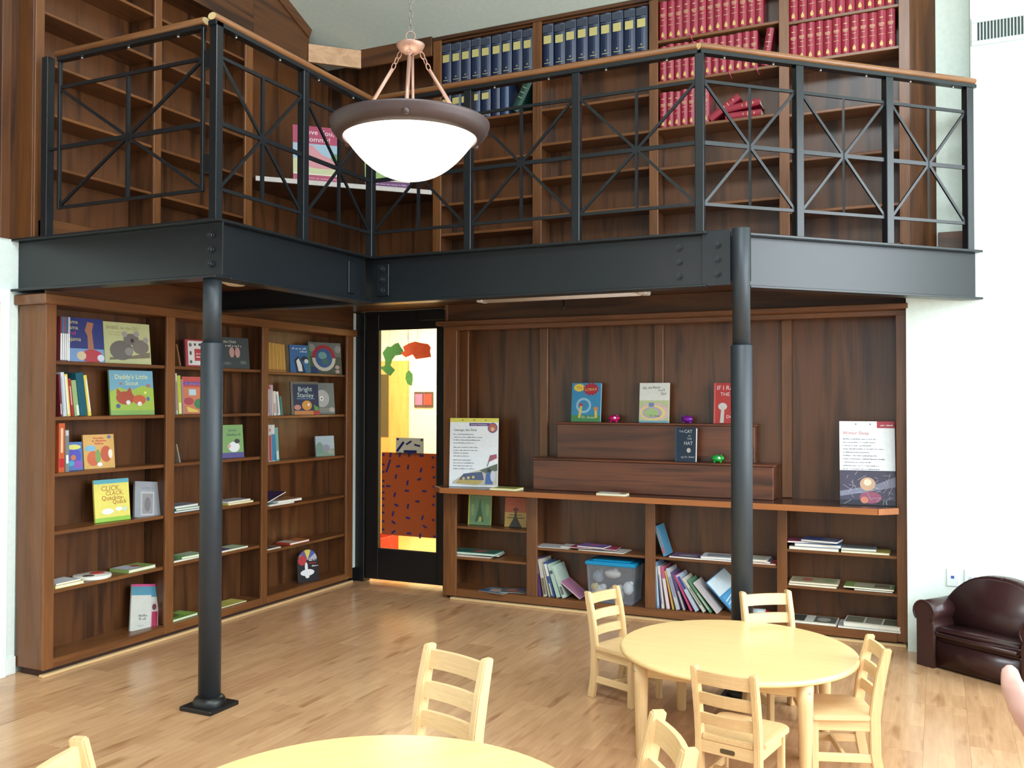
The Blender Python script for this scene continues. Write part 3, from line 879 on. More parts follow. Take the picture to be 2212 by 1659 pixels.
def spine_book(name, label, t, h, d, cover, M, bands=(), group=None, hard=True, round_spine=False):
    """x 0..t thickness, y 0..d depth (spine at y=0 facing -y), z 0..h; bands: (z0,z1,x0,x1,colour) fractions"""
    root = bpy.data.objects.new(name, None); COL.objects.link(root); root.empty_display_size = 0.05
    root.matrix_world = M; tag(root, label, 'book', group)
    c = min(0.0025, t * 0.2) if hard else min(0.001, t * 0.2)
    bm = bmesh.new()
    if round_spine:
        n = 7; bul = t * 0.16
        P = [(t * i / (n - 1), c + bul * (1 - math.sin(PI * i / (n - 1)))) for i in range(n)]
        # convex spine strip
        pts = [(px_, -bul * math.sin(PI * i / (n - 1))) for i, (px_, _) in enumerate(P)]
        bm_prism(bm, pts + [(t, c), (0, c)], 0, h)
    else:
        bm_box(bm, 0, t, 0, c, 0, h)
    bm_box(bm, 0, c, c, d, 0, h); bm_box(bm, t - c, t, c, d, 0, h)
    bmesh.ops.recalc_face_normals(bm, faces=bm.faces[:])
    new_obj('cover', bm, pm(mute(cover), 0.35), root, world=False)
    e = 0.003 if hard else 0.0005
    bm = bmesh.new(); bm_box(bm, c, t - c, c, d - e, e, h - e); new_obj('pages', bm, PAPER, root, world=False)
    if bands:
        bul = t * 0.16 if round_spine else 0.0
        art_mesh('spine_print', [('r', b[2], b[0], b[3], b[1], b[4]) for b in bands], t, h, root, y0=-0.0006 - bul * (1.0 if round_spine else 0))
    return root


def stand(x, y, z, rot, lean, t):
    """placement of a spine-out book; lean<0 tips its top to the viewer's left"""
    ln = math.radians(lean)
    lift = t * math.sin(ln) if ln > 0 else 0.0
    return Matrix.Translation((x, y, z + lift + 0.0006)) @ Matrix.Rotation(math.radians(rot), 4, 'Z') @ Matrix.Rotation(ln, 4, 'Y')

WHITE, YEL, RED, NAVY, TEAL, GRN, ORG, PINK, PURP, GREY, SKY, BRN, BLK, CRM = (240, 240, 236), (245, 214, 60), (205, 38, 44), (28, 40, 92), (32, 120, 138), (96, 170, 64), (236, 124, 48), (226, 64, 128), (96, 52, 140), (150, 152, 150), (86, 170, 216), (120, 78, 44), (20, 20, 24), (236, 228, 196)

# ---------------- left bookcase, face-out picture books
z1, z2, z3, z4, z5, z6 = 1.825, 1.495, 1.165, 0.825, 0.485, 0.092
book('picture_book', 'blue picture book with a brown animal in red, on the top left shelf', 0.237, 0.272, 0.012, (44, 52, 132), [
    ('r', 0, 0, 1, 0.3, (120, 160, 214)), ('t', 'lama', 0.03, 0.86, 0.13, (226, 206, 130), 0, 0.4), ('t', 'lama', 0.03, 0.73, 0.13, (226, 206, 130), 0, 0.4), ('t', 'red', 0.05, 0.61, 0.12, (230, 50, 130), 0, 0.3), ('t', 'ajama', 0.03, 0.47, 0.13, (226, 206, 130), 0, 0.42),
    ('p', [(0.55, 0.25), (0.72, 0.25), (0.68, 0.7), (0.74, 0.9), (0.56, 0.92), (0.48, 0.72), (0.55, 0.6)], (178, 108, 74)), ('e', 0.66, 0.13, 0.3, 0.16, (206, 46, 60)), ('e', 0.9, 0.1, 0.1, 0.08, (220, 226, 240)), ('e', 0.36, 0.14, 0.13, 0.1, (226, 196, 150))],
    face_left(3.864, z1, 0.237, 0.272, 0.012, 8))
book('picture_book', 'wide pale green picture book with grey cuddling animals on a branch', 0.333, 0.267, 0.012, (206, 206, 140), [
    ('t', 'BABIES on the GO', 0.06, 0.83, 0.11, (150, 138, 92), 0, 0.85), ('w', 0.1, 0.74, 0.3, 0.03, (176, 172, 116)), ('w', 0.1, 0.68, 0.25, 0.03, (176, 172, 116)), ('p', [(0.1, 0.08), (0.98, 0.16), (0.98, 0.3), (0.6, 0.2), (0.1, 0.14)], (132, 118, 92)), ('e', 0.36, 0.32, 0.25, 0.24, (118, 108, 98)), ('e', 0.58, 0.6, 0.17, 0.14, (124, 114, 108)), ('e', 0.78, 0.42, 0.18, 0.18, (132, 120, 108)), ('e', 0.44, 0.72, 0.06, 0.07, (168, 160, 158)), ('e', 0.7, 0.74, 0.06, 0.07, (168, 160, 158)), ('e', 0.9, 0.6, 0.06, 0.07, (168, 160, 158)), ('e', 0.6, 0.57, 0.035, 0.05, (60, 52, 50)), ('e', 0.52, 0.3, 0.09, 0.1, (152, 144, 138))],
    face_left(4.131, z1, 0.333, 0.267, 0.012, 8))
book('picture_book', 'square green and blue picture book with two red foxes on grass', 0.318, 0.29, 0.014, (142, 186, 86), [
    ('r', 0, 0.55, 1, 1, (112, 176, 206)), ('p', [(0, 0.5), (0.2, 0.62), (0.45, 0.54), (0.75, 0.66), (1, 0.6), (1, 0.1), (0, 0.1)], (170, 200, 60)), ('t', "Daddy's Little", 0.12, 0.8, 0.15, (246, 240, 150), 0.02, 0.76), ('t', 'Scout', 0.36, 0.67, 0.14, (246, 240, 150)),
    ('e', 0.34, 0.38, 0.21, 0.15, (196, 74, 44)), ('p', [(0.14, 0.46), (0.16, 0.6), (0.26, 0.5)], (196, 74, 44)), ('p', [(0.36, 0.5), (0.46, 0.63), (0.5, 0.48)], (196, 74, 44)), ('e', 0.66, 0.34, 0.15, 0.11, (222, 92, 50)), ('e', 0.4, 0.28, 0.05, 0.05, WHITE), ('e', 0.66, 0.25, 0.05, 0.05, WHITE), ('e', 0.17, 0.2, 0.05, 0.05, (78, 104, 150)), ('e', 0.86, 0.36, 0.04, 0.05, (90, 120, 190)), ('e', 0.8, 0.5, 0.03, 0.03, (250, 240, 120)), ('e', 0.88, 0.66, 0.05, 0.04, (190, 120, 110)), ('e', 0.25, 0.7, 0.03, 0.03, (190, 120, 90))],
    face_left(4.180, z2, 0.318, 0.29, 0.014, 8))
book('picture_book', 'small blue and purple picture book beside the orange one', 0.109, 0.172, 0.01, (64, 110, 190), [
    ('e', 0.5, 0.5, 0.4, 0.28, (70, 70, 200)), ('e', 0.5, 0.82, 0.42, 0.09, (226, 220, 90)), ('e', 0.7, 0.2, 0.26, 0.14, (150, 70, 190)), ('e', 0.3, 0.25, 0.2, 0.1, (40, 170, 210)), ('e', 0.45, 0.45, 0.15, 0.1, (220, 110, 40))],
    face_left(3.856, z3, 0.109, 0.172, 0.01, 8))
book('picture_book', 'orange storybook with animals, standing in the left bookcase', 0.208, 0.212, 0.014, (222, 164, 74), [
    ('w', 0.33, 0.87, 0.36, 0.05, RED), ('w', 0.28, 0.79, 0.46, 0.06, RED), ('w', 0.36, 0.71, 0.28, 0.06, RED),
    ('e', 0.22, 0.6, 0.18, 0.09, (120, 180, 210)), ('e', 0.3, 0.3, 0.2, 0.22, (222, 92, 40)), ('e', 0.72, 0.42, 0.18, 0.24, (206, 80, 40)), ('e', 0.45, 0.36, 0.09, 0.2, (120, 160, 70)), ('e', 0.86, 0.42, 0.07, 0.14, (240, 226, 200)), ('e', 0.5, 0.12, 0.08, 0.06, WHITE), ('e', 0.84, 0.92, 0.06, 0.05, (90, 110, 160))],
    face_left(3.985, z3, 0.208, 0.212, 0.014, 8))
book('picture_book', 'yellow picture book with red lettering and a white duck shape', 0.244, 0.265, 0.014, (240, 224, 84), [
    ('r', 0, 0.9, 1, 1, (86, 186, 206)), ('r', 0, 0, 1, 0.1, (150, 206, 50)), ('t', 'CLICK,', 0.2, 0.73, 0.17, (196, 96, 40)), ('t', 'CLACK,', 0.32, 0.62, 0.14, (196, 96, 40)), ('t', 'Quackity-', 0.2, 0.51, 0.15, (186, 76, 34), 0, 0.7), ('t', 'Quack', 0.5, 0.41, 0.14, (186, 76, 34)), ('e', 0.36, 0.24, 0.17, 0.07, WHITE), ('e', 0.68, 0.28, 0.1, 0.05, WHITE), ('e', 0.85, 0.27, 0.06, 0.06, (200, 224, 200))],
    face_left(4.070, z4, 0.244, 0.265, 0.014, 8))
book('picture_book', 'silver grey book tilted against the right side of its shelf', 0.196, 0.236, 0.02, (156, 160, 168), [
    ('r', 0.22, 0.05, 0.74, 0.72, (186, 184, 190)), ('r', 0.28, 0.1, 0.68, 0.66, (150, 146, 150)), ('e', 0.48, 0.36, 0.12, 0.2, (120, 116, 122)), ('w', 0.28, 0.8, 0.4, 0.05, (120, 124, 134))],
    face_left(4.375, z4, 0.196, 0.236, 0.02, 8, 8) @ Matrix.Rotation(math.radians(6), 4, 'Y'))
book('picture_book', 'tall grey and blue book with a pink edge on the bottom left shelf', 0.205, 0.299, 0.012, (204, 206, 196), [
    ('r', 0, 0.72, 1, 0.95, (74, 148, 178)), ('r', 0, 0.95, 1, 1, PINK), ('r', 0.72, 0.02, 1, 0.62, (206, 190, 190)), ('r', 0.76, 0.05, 0.98, 0.4, (186, 40, 80)), ('r', 0, 0, 0.72, 0.76, (208, 208, 198)), ('w', 0.28, 0.3, 0.28, 0.05, (110, 110, 116)), ('w', 0.3, 0.23, 0.24, 0.05, (110, 110, 116)), ('w', 0.26, 0.1, 0.22, 0.02, (130, 130, 134)), ('e', 0.84, 0.5, 0.08, 0.07, (120, 60, 60))],
    face_left(4.345, z6, 0.205, 0.299, 0.012, 8, 10) @ Matrix.Rotation(math.radians(9), 4, 'Y'))
# second bay
book('picture_book', 'red checked square book half hidden by the left column', 0.165, 0.193, 0.02, (196, 40, 48), [
    ('r', 0.12, 0.06, 0.95, 0.95, (232, 222, 214)), ('r', 0.42, 0.22, 0.95, 0.66, RED), ('e', 0.24, 0.8, 0.07, 0.07, (110, 110, 100)), ('e', 0.46, 0.82, 0.05, 0.05, (60, 60, 60)), ('e', 0.68, 0.82, 0.06, 0.05, (60, 60, 60)), ('e', 0.24, 0.5, 0.05, 0.08, (70, 70, 66)), ('e', 0.24, 0.18, 0.06, 0.06, (90, 90, 80)), ('w', 0.5, 0.46, 0.36, 0.06, WHITE), ('w', 0.5, 0.34, 0.3, 0.05, WHITE)],
    face_left(4.815, z1, 0.165, 0.193, 0.02, 15))
book('picture_book', 'charcoal picture book with two pink bare feet', 0.268, 0.232, 0.01, (62, 68, 66), [
    ('t', 'the Child', 0.2, 0.82, 0.12, (214, 214, 206)), ('w', 0.26, 0.7, 0.5, 0.07, (214, 200, 196)), ('e', 0.45, 0.52, 0.08, 0.17, (196, 142, 132)), ('e', 0.63, 0.52, 0.08, 0.17, (196, 142, 132)), ('e', 0.8, 0.2, 0.1, 0.06, (96, 104, 92)), ('e', 0.3, 0.16, 0.12, 0.05, (92, 100, 90))],
    face_left(5.128, z1, 0.268, 0.232, 0.01, 15))
book('picture_book', 'orange picture book with red, green and blue shapes beside thin yellow books', 0.172, 0.262, 0.012, (226, 120, 66), [
    ('r', 0, 0.72, 1, 1, (216, 66, 60)), ('r', 0.05, 0.78, 1, 0.86, (110, 70, 160)), ('w', 0.12, 0.79, 0.8, 0.06, (150, 110, 190)), ('r', 0.28, 0.5, 0.6, 0.66, (190, 220, 230)), ('e', 0.26, 0.34, 0.22, 0.1, (196, 50, 60)), ('e', 0.75, 0.27, 0.26, 0.14, (52, 130, 70)), ('p', [(0.15, 0.2), (0.6, 0.1), (0.7, 0.05), (0.2, 0.05)], (244, 208, 70))],
    face_left(4.795, z2, 0.172, 0.262, 0.012, 15))
book('picture_book', 'small green picture book with a white rabbit shape and purple foot', 0.194, 0.244, 0.01, (128, 178, 96), [
    ('t', 'Jones', 0.36, 0.8, 0.13, (60, 80, 120)), ('w', 0.3, 0.67, 0.55, 0.07, (70, 110, 90)), ('r', 0, 0, 1, 0.16, (96, 80, 160)), ('e', 0.58, 0.33, 0.25, 0.16, (244, 244, 244)), ('e', 0.72, 0.5, 0.12, 0.07, (60, 52, 56)), ('e', 0.36, 0.36, 0.07, 0.06, (226, 170, 160))],
    face_left(5.166, z3, 0.194, 0.244, 0.01, 15))
# third bay
book('picture_book', 'blue picture book with a black and white penguin shape', 0.19, 0.229, 0.012, (58, 112, 178), [
    ('r', 0.9, 0, 1, 1, (60, 130, 80)), ('w', 0.12, 0.84, 0.7, 0.07, (200, 222, 236)), ('w', 0.5, 0.74, 0.32, 0.06, (200, 222, 236)), ('p', [(0.3, 0), (0.2, 0.45), (0.4, 0.6), (0.62, 0.35), (0.75, 0)], (34, 40, 56)), ('p', [(0.4, 0.05), (0.3, 0.42), (0.42, 0.52), (0.56, 0.3), (0.6, 0.05)], WHITE), ('e', 0.72, 0.5, 0.18, 0.1, (40, 46, 60)), ('e', 0.8, 0.42, 0.1, 0.08, (220, 226, 232))],
    face_left(5.950, 1.815, 0.19, 0.229, 0.012, 20))
book('picture_book', 'wide picture book showing the earth in a ring on dark foliage', 0.325, 0.268, 0.012, (78, 92, 78), [
    ('r', 0, 0.55, 1, 1, (110, 112, 112)), ('e', 0.46, 0.5, 0.36, 0.42, (206, 204, 190)), ('p', [(0.46 + 0.36 * math.cos(t), 0.5 + 0.42 * math.sin(t)) for t in [PI * i / 12 for i in range(13)]], (182, 36, 48)), ('e', 0.46, 0.5, 0.26, 0.31, (52, 96, 160)), ('e', 0.42, 0.58, 0.13, 0.12, (110, 168, 170)), ('e', 0.5, 0.4, 0.1, 0.1, (70, 120, 110)), ('e', 0.12, 0.1, 0.16, 0.12, (36, 60, 120)), ('e', 0.86, 0.22, 0.07, 0.06, (190, 160, 150)), ('e', 0.86, 0.08, 0.07, 0.06, (190, 160, 150)), ('e', 0.9, 0.8, 0.1, 0.12, (150, 150, 150)), ('e', 0.1, 0.82, 0.1, 0.12, (150, 150, 150))],
    face_left(6.215, 1.815, 0.325, 0.268, 0.012, 20, 6, -4.775))
book('picture_book', 'dark blue picture book with a round orange fish, in the far left bay', 0.263, 0.273, 0.012, (44, 52, 84), [
    ('r', 0, 0, 0.08, 1, (120, 108, 86)), ('r', 0, 0.92, 1, 1, (110, 100, 84)), ('tc', 'Bright', 0.52, 0.7, 0.2, (206, 232, 226), 0.03), ('tc', 'Stanley', 0.52, 0.53, 0.2, (206, 232, 226), -0.02, 0.75), ('r', 0.2, 0.47, 0.85, 0.49, (120, 150, 200)), ('r', 0.1, 0, 0.8, 0.12, (216, 132, 60)), ('e', 0.56, 0.28, 0.18, 0.15, (230, 150, 46)), ('e', 0.22, 0.22, 0.12, 0.08, (220, 140, 120)), ('p', [(0.85, 0.02), (0.8, 0.3), (0.98, 0.22), (0.98, 0.0)], (96, 160, 60)), ('e', 0.9, 0.06, 0.12, 0.07, (196, 50, 46)), ('e', 0.62, 0.3, 0.04, 0.05, WHITE)],
    face_left(5.967, 1.472, 0.263, 0.273, 0.012, 20))
book('picture_book', 'grey book with a shiny disc on its cover, behind the orange fish book', 0.2, 0.268, 0.01, (120, 132, 130), [
    ('r', 0.1, 0.05, 0.98, 0.2, (150, 150, 140)), ('e', 0.38, 0.5, 0.36, 0.28, (188, 192, 192)), ('e', 0.36, 0.5, 0.1, 0.08, (250, 250, 250)), ('e', 0.36, 0.5, 0.04, 0.035, (120, 124, 128)), ('e', 0.85, 0.14, 0.14, 0.08, (196, 186, 180))],
    face_left(6.315, 1.472, 0.2, 0.268, 0.01, 20, 6, -4.79))
book('picture_book', 'small pale blue square book with a soft landscape', 0.184, 0.172, 0.016, (172, 194, 206), [
    ('r', 0.0, 0.0, 1, 0.35, (130, 160, 140)), ('e', 0.2, 0.4, 0.2, 0.3, (120, 156, 140)), ('e', 0.55, 0.4, 0.2, 0.18, (150, 150, 170)), ('e', 0.8, 0.2, 0.16, 0.12, (166, 170, 150))],
    face_left(6.295, 1.115, 0.184, 0.172, 0.016, 20))
arch = bpy.data.objects.new('board_book', None); COL.objects.link(arch)
arch.matrix_world = face_left(6.062, 0.092, 0.2, 0.27, 0.014, 20, 6); tag(arch, 'black arched board book with a white swan shape and colour wheel', 'book')
apts = [(0, 0), (0.2, 0), (0.2, 0.17)] + [(0.1 + 0.1 * math.cos(t), 0.17 + 0.1 * math.sin(t)) for t in [PI * i / 12 for i in range(1, 12)]] + [(0, 0.17)]
bm = bmesh.new(); bm_prism(bm, [(p[0], p[1]) for p in apts], 0, 0.014)
bmesh.ops.rotate(bm, verts=bm.verts, cent=(0, 0, 0), matrix=Matrix.Rotation(PI / 2, 3, 'X')); bmesh.ops.translate(bm, verts=bm.verts, vec=(0, 0.014, 0))
new_obj('cover', bm, pm(BLK, 0.35), arch, world=False)
sec = lambda a0, a1, c: ('p', [(0.5, 0.66)] + [(0.5 + 0.44 * math.cos(a0 + (a1 - a0) * i / 5), 0.66 + 0.31 * math.sin(a0 + (a1 - a0) * i / 5)) for i in range(6)], c)
art_mesh('cover_print', [sec(0, 0.6, (190, 180, 190)), sec(0.6, 1.2, (70, 90, 180)), sec(1.2, 1.9, (236, 200, 60)), sec(1.9, 2.5, (110, 80, 150)), sec(2.5, 3.14, (150, 150, 156)), ('e', 0.24, 0.66, 0.2, 0.15, RED), ('e', 0.46, 0.28, 0.33, 0.1, (240, 240, 240)), ('e', 0.42, 0.45, 0.07, 0.14, (240, 240, 240)), ('e', 0.45, 0.17, 0.1, 0.06, (240, 240, 240)), ('w', 0.56, 0.62, 0.36, 0.05, WHITE), ('w', 0.56, 0.53, 0.36, 0.05, RED), ('w', 0.68, 0.44, 0.28, 0.05, WHITE)], 0.2, 0.27, arch)


# ---------------- left bookcase, spine-out rows: (thickness, height, depth, colour, lean, gap before, label, bands)
def row_left(y, z, rows, x=-4.70, group=None):
    pl_, ph_ = None, 0
    for (t, h, d, c, lean, gap, label, bands) in rows:
        if pl_ is not None and lean < pl_:      # room for the stronger lean
            gap = max(gap, min(h, ph_) * (math.sin(math.radians(-lean)) - math.sin(math.radians(-pl_))) + 0.001)
        pl_, ph_ = lean, h
        y += gap
        spine_book('book', label, t, h, d, c, stand(x, y, z, 90, lean, t), bands, group)
        y += t / math.cos(math.radians(lean)) + 0.0012
W2 = (0.02, 0.62, 0.1, 0.9, WHITE)
row_left(3.758, z1, [
    (0.012, 0.262, 0.19, (150, 60, 66), 0, 0, 'thin paperback with red and white spine at the far left of the top shelf', [W2]),
    (0.013, 0.262, 0.19, (66, 120, 170), 0, 0, 'thin paperback with pale blue and white spine, second on the top left shelf', [W2]),
    (0.012, 0.262, 0.19, (156, 80, 108), 0, 0, 'thin paperback with mauve and white spine, third on the top left shelf', [W2]),
    (0.012, 0.262, 0.19, (52, 110, 140), 0, 0, 'thin paperback with teal and white spine, fourth on the top left shelf', [W2]),
    (0.012, 0.262, 0.19, (206, 200, 200), 0, 0, 'thin paperback with whitish spine next to the blue picture book', [W2])], group='thin paperbacks at the top left')
row_left(3.765, z2, [
    (0.012, 0.25, 0.18, (130, 40, 50), -4, 0, 'dark red thin book at the left end of the leaning row', [(0.05, 0.3, 0.2, 0.8, (220, 200, 190))]),
    (0.024, 0.262, 0.2, (206, 214, 224), -5, 0.0, 'white spined book in the leaning row, second from its left end', [(0.1, 0.9, 0.1, 0.3, (150, 170, 200))]),
    (0.020, 0.252, 0.2, (238, 206, 80), -6, 0.002, 'yellow and white spined book in the leaning row', [(0.05, 0.95, 0.0, 0.5, WHITE)]),
    (0.018, 0.226, 0.19, (186, 36, 46), -7, 0.002, 'bright red thin book in the leaning row', [(0.3, 0.8, 0.3, 0.7, (230, 180, 170))]),
    (0.032, 0.216, 0.17, (150, 182, 112), -8, 0.002, 'short pale green book in the leaning row', [(0.02, 0.3, 0.5, 1.0, (226, 234, 214))]),
    (0.052, 0.262, 0.2, (18, 92, 112), -8, 0.003, 'wide teal book in the leaning row', []),
    (0.022, 0.25, 0.19, (236, 208, 66), -9, 0.003, 'yellow book at the right end of the leaning row', [(0.1, 0.9, 0.6, 0.95, WHITE)])], group='leaning books on the second left shelf')
row_left(3.755, z3, [
    (0.040, 0.29, 0.2, (226, 92, 40), 0, 0, 'thick orange spined book at the left of the third shelf', [(0.1, 0.28, 0.1, 0.9, (220, 30, 40)), (0.4, 0.9, 0.3, 0.7, (244, 200, 150))]),
    (0.026, 0.25, 0.2, (128, 134, 132), -1, 0.002, 'grey spined book beside the thick orange one', [(0.2, 0.4, 0.2, 0.8, WHITE), (0.86, 0.98, 0.1, 0.9, (200, 202, 200))])])
row_left(4.668, z1, [(0.012, 0.15, 0.15, (150, 96, 50), -14, 0.03, 'thin brown book leaning alone on the second bay top shelf', [])])
row_left(4.672, z2, [
    (0.012, 0.28, 0.19, (226, 220, 214), -3, 0, 'white spined thin book beside the lime one', [(0.1, 0.8, 0.2, 0.7, (190, 60, 90))]),
    (0.030, 0.265, 0.2, (190, 206, 60), -4, 0.006, 'lime yellow spined book next to the orange picture book', [(0.02, 0.3, 0.1, 0.9, (246, 240, 150))]),
    (0.020, 0.24, 0.2, (196, 130, 140), -5, 0.004, 'dull pink spined book next to the lime one', [])])
row_left(4.668, z3, [(0.010, 0.13, 0.13, (170, 150, 110), -15, 0.035, 'small tan book leaning on the third shelf behind the column', [(0.0, 0.5, 0.1, 0.9, (150, 150, 190))])])
row_left(5.600, 1.815, [(0.0185, 0.226 - 0.001 * i, 0.18, (204, 152, 60) if i % 2 else (190, 136, 48), -3 - 0.3 * i, 0.0008, 'tan thin book, %s from the left in the tan set' % ORD[i], [(0.03, 0.08, 0.1, 0.9, (150, 60, 50))]) for i in range(10)], group='set of tan thin books')
row_left(5.600, 1.472, [
    (0.016, 0.205, 0.16, (210, 212, 214), 0, 0, 'white spined book at the left of the far bay second shelf', [(0.1, 0.6, 0.2, 0.8, (150, 150, 160))]),
    (0.020, 0.238, 0.18, (206, 150, 160), -1, 0.001, 'pink and blue spined tall book in the far bay', [(0.05, 0.85, 0.3, 0.8, (170, 190, 220)), (0.86, 0.95, 0, 1, (216, 90, 110))]),
    (0.020, 0.238, 0.18, (196, 180, 190), -2, 0.001, 'lilac spined tall book beside the pink and blue one', [(0.05, 0.85, 0.3, 0.8, (226, 190, 180))]),
    (0.030, 0.19, 0.18, (224, 222, 216), -4, 0.004, 'white wide spined short book in the far bay', [(0.1, 0.5, 0.2, 0.7, (190, 150, 130))]),
    (0.030, 0.186, 0.18, (228, 228, 226), -9, 0.004, 'white short book tipped against the others in the far bay', [(0.1, 0.9, 0.05, 0.3, (120, 126, 130))]),
    (0.022, 0.15, 0.16, (30, 130, 130), -8, 0.006, 'short teal book beside the dark blue fish book', [])])
row_left(5.600, 1.115, [
    (0.014, 0.30, 0.2, (100, 130, 140), -1, 0, 'slim grey blue book at the left of the far bay third shelf', []),
    (0.030, 0.285, 0.2, (214, 208, 204), -2, 0.001, 'white topped red book in the far bay third shelf', [(0.02, 0.72, 0.1, 0.95, (206, 60, 62)), (0.82, 0.9, 0.2, 0.8, (206, 110, 100))]),
    (0.040, 0.285, 0.2, (220, 216, 214), -3, 0.001, 'white topped bright blue book in the far bay third shelf', [(0.02, 0.74, 0.02, 0.98, (54, 138, 196))]),
    (0.036, 0.262, 0.2, (110, 176, 170), -5, 0.003, 'pale turquoise book at the right of the far bay group', [(0.05, 0.3, 0.2, 0.8, (214, 232, 230))])])

# ---------------- left bookcase, books lying flat: (y0, z, w, h, t, angle, colour, art, label)
def flats_left(rows):
    for (y0, z, w, h, t, ang, c, art, label) in rows:
        # corner near the shelf front; width runs along the shelf
        book('book', label, w, h, t, c, art, flat(-4.692, y0, z, t, 90 + ang), hard=t > 0.012)
flats_left([
    (3.735, z5, 0.20, 0.15, 0.020, 0, (240, 216, 90), [], 'yellow edged book lying at the left of the fifth shelf'),
    (3.74, z5 + 0.021, 0.175, 0.14, 0.010, 2, (206, 214, 226), [('r', 0.1, 0.1, 0.9, 0.9, (226, 230, 236))], 'pale blue white book lying on top of the yellow edged one'),
    (4.27, z5, 0.235, 0.16, 0.022, 3, (150, 180, 90), [('r', 0.02, 0.05, 0.5, 0.95, (206, 206, 226)), ('e', 0.55, 0.5, 0.12, 0.2, (200, 60, 70))], 'green and lilac book lying at the right of the fifth shelf'),
    (4.65, z4, 0.25, 0.16, 0.014, 0, (70, 110, 160), [], 'navy edged book at the bottom of the flat pile behind the column'),
    (4.665, z4 + 0.015, 0.235, 0.16, 0.014, -2, (96, 160, 120), [], 'green edged book in the flat pile behind the column'),
    (4.655, z4 + 0.030, 0.23, 0.15, 0.016, 3, (176, 190, 206), [('r', 0.1, 0.1, 0.8, 0.8, (130, 150, 176))], 'pale grey blue book on top of the flat pile behind the column'),
    (5.17, z4, 0.27, 0.16, 0.014, 0, (240, 216, 80), [], 'yellow book lying flat on the second bay fourth shelf'),
    (5.165, z4 + 0.015, 0.25, 0.15, 0.012, 2, (232, 232, 236), [('r', 0.1, 0.1, 0.8, 0.8, (196, 206, 220))], 'white book resting on the yellow flat one'),
    (4.65, 0.492, 0.26, 0.16, 0.012, 0, (170, 168, 160), [('r', 0.05, 0.1, 0.95, 0.9, (140, 120, 110))], 'grey brown book lying flat left of the column on the fifth shelf'),
    (4.72, 0.505, 0.20, 0.14, 0.016, -4, (126, 190, 110), [('r', 0.2, 0.1, 0.95, 0.9, (180, 206, 170))], 'pale green book lying on the grey brown one'),
    (5.10, 0.492, 0.28, 0.15, 0.012, 0, (150, 190, 120), [('r', 0.0, 0.05, 0.4, 0.95, (110, 60, 150)), ('r', 0.45, 0.1, 0.95, 0.9, (196, 220, 180))], 'pale green and purple book lying right of the column on the fifth shelf'),
    (4.645, z6, 0.24, 0.17, 0.018, 2, (110, 176, 60), [('e', 0.35, 0.5, 0.2, 0.25, (60, 130, 60)), ('e', 0.4, 0.6, 0.12, 0.14, (200, 80, 60)), ('r', 0.6, 0.1, 0.95, 0.9, (150, 196, 80))], 'bright green book lying on the bottom shelf left of the column'),
    (5.10, z6, 0.27, 0.15, 0.006, 0, (226, 214, 90), [('r', 0.1, 0.1, 0.6, 0.9, (206, 196, 80))], 'thin yellow booklet lying on the bottom shelf right of the column'),
    (5.62, 0.77, 0.30, 0.17, 0.012, 0, (226, 232, 226), [('r', 0.1, 0.2, 0.9, 0.8, (90, 170, 140))], 'white and green book lying at the bottom of the small pile in the far bay'),
    (5.72, 0.783, 0.30, 0.16, 0.018, 0, (236, 236, 230), [('r', 0.3, 0.1, 0.95, 0.9, (206, 130, 60))], 'white and orange book lying in the small pile in the far bay'),
    (5.60, 0.435, 0.16, 0.13, 0.008, 0, (206, 206, 206), [('r', 0.0, 0.1, 0.9, 0.9, (120, 90, 80))], 'thin white and brown booklet on the far bay fifth shelf'),
    (5.87, 0.435, 0.25, 0.14, 0.018, 0, (206, 60, 40), [('r', 0.0, 0.0, 0.45, 1, (226, 206, 190)), ('r', 0.5, 0.1, 1, 0.9, (220, 130, 60))], 'red and white book lying on the far bay fifth shelf')])
book('book', 'purple book propped at a slant on the small pile in the far bay', 0.26, 0.17, 0.008, (56, 40, 104), [], Matrix.Translation((-4.70, 5.575, 0.797)) @ Matrix.Rotation(PI / 2, 4, 'Z') @ Matrix.Rotation(math.radians(-16), 4, 'Y') @ Matrix.Rotation(-PI / 2, 4, 'X'), hard=False)
# round board book on the fifth shelf
rb = thing('board_book', 'round white board book with a red spot on the fifth shelf', 'book', (-4.79, 4.075, z5))
bm = bmesh.new(); bm_lathe(bm, [(0, z5 + 0.0006), (0.108, z5 + 0.0006), (0.112, z5 + 0.005), (0.112, z5 + 0.018), (0.108, z5 + 0.022), (0, z5 + 0.022)], 28, -4.79, 4.075); new_obj('cover', bm, pm((232, 228, 216), 0.4), rb)
bm = bmesh.new(); bm_lathe(bm, [(0.0, z5 + 0.0225), (0.045, z5 + 0.0225), (0.04, z5 + 0.025), (0, z5 + 0.025)], 18, -4.80, 4.12); new_obj('red_spot', bm, pm((200, 70, 60), 0.4), rb)
bm = bmesh.new(); bm_lathe(bm, [(0.0, z5 + 0.0225), (0.035, z5 + 0.0225), (0, z5 + 0.0235)], 18, -4.77, 4.03); new_obj('dark_spot', bm, pm((96, 76, 70), 0.4), rb)

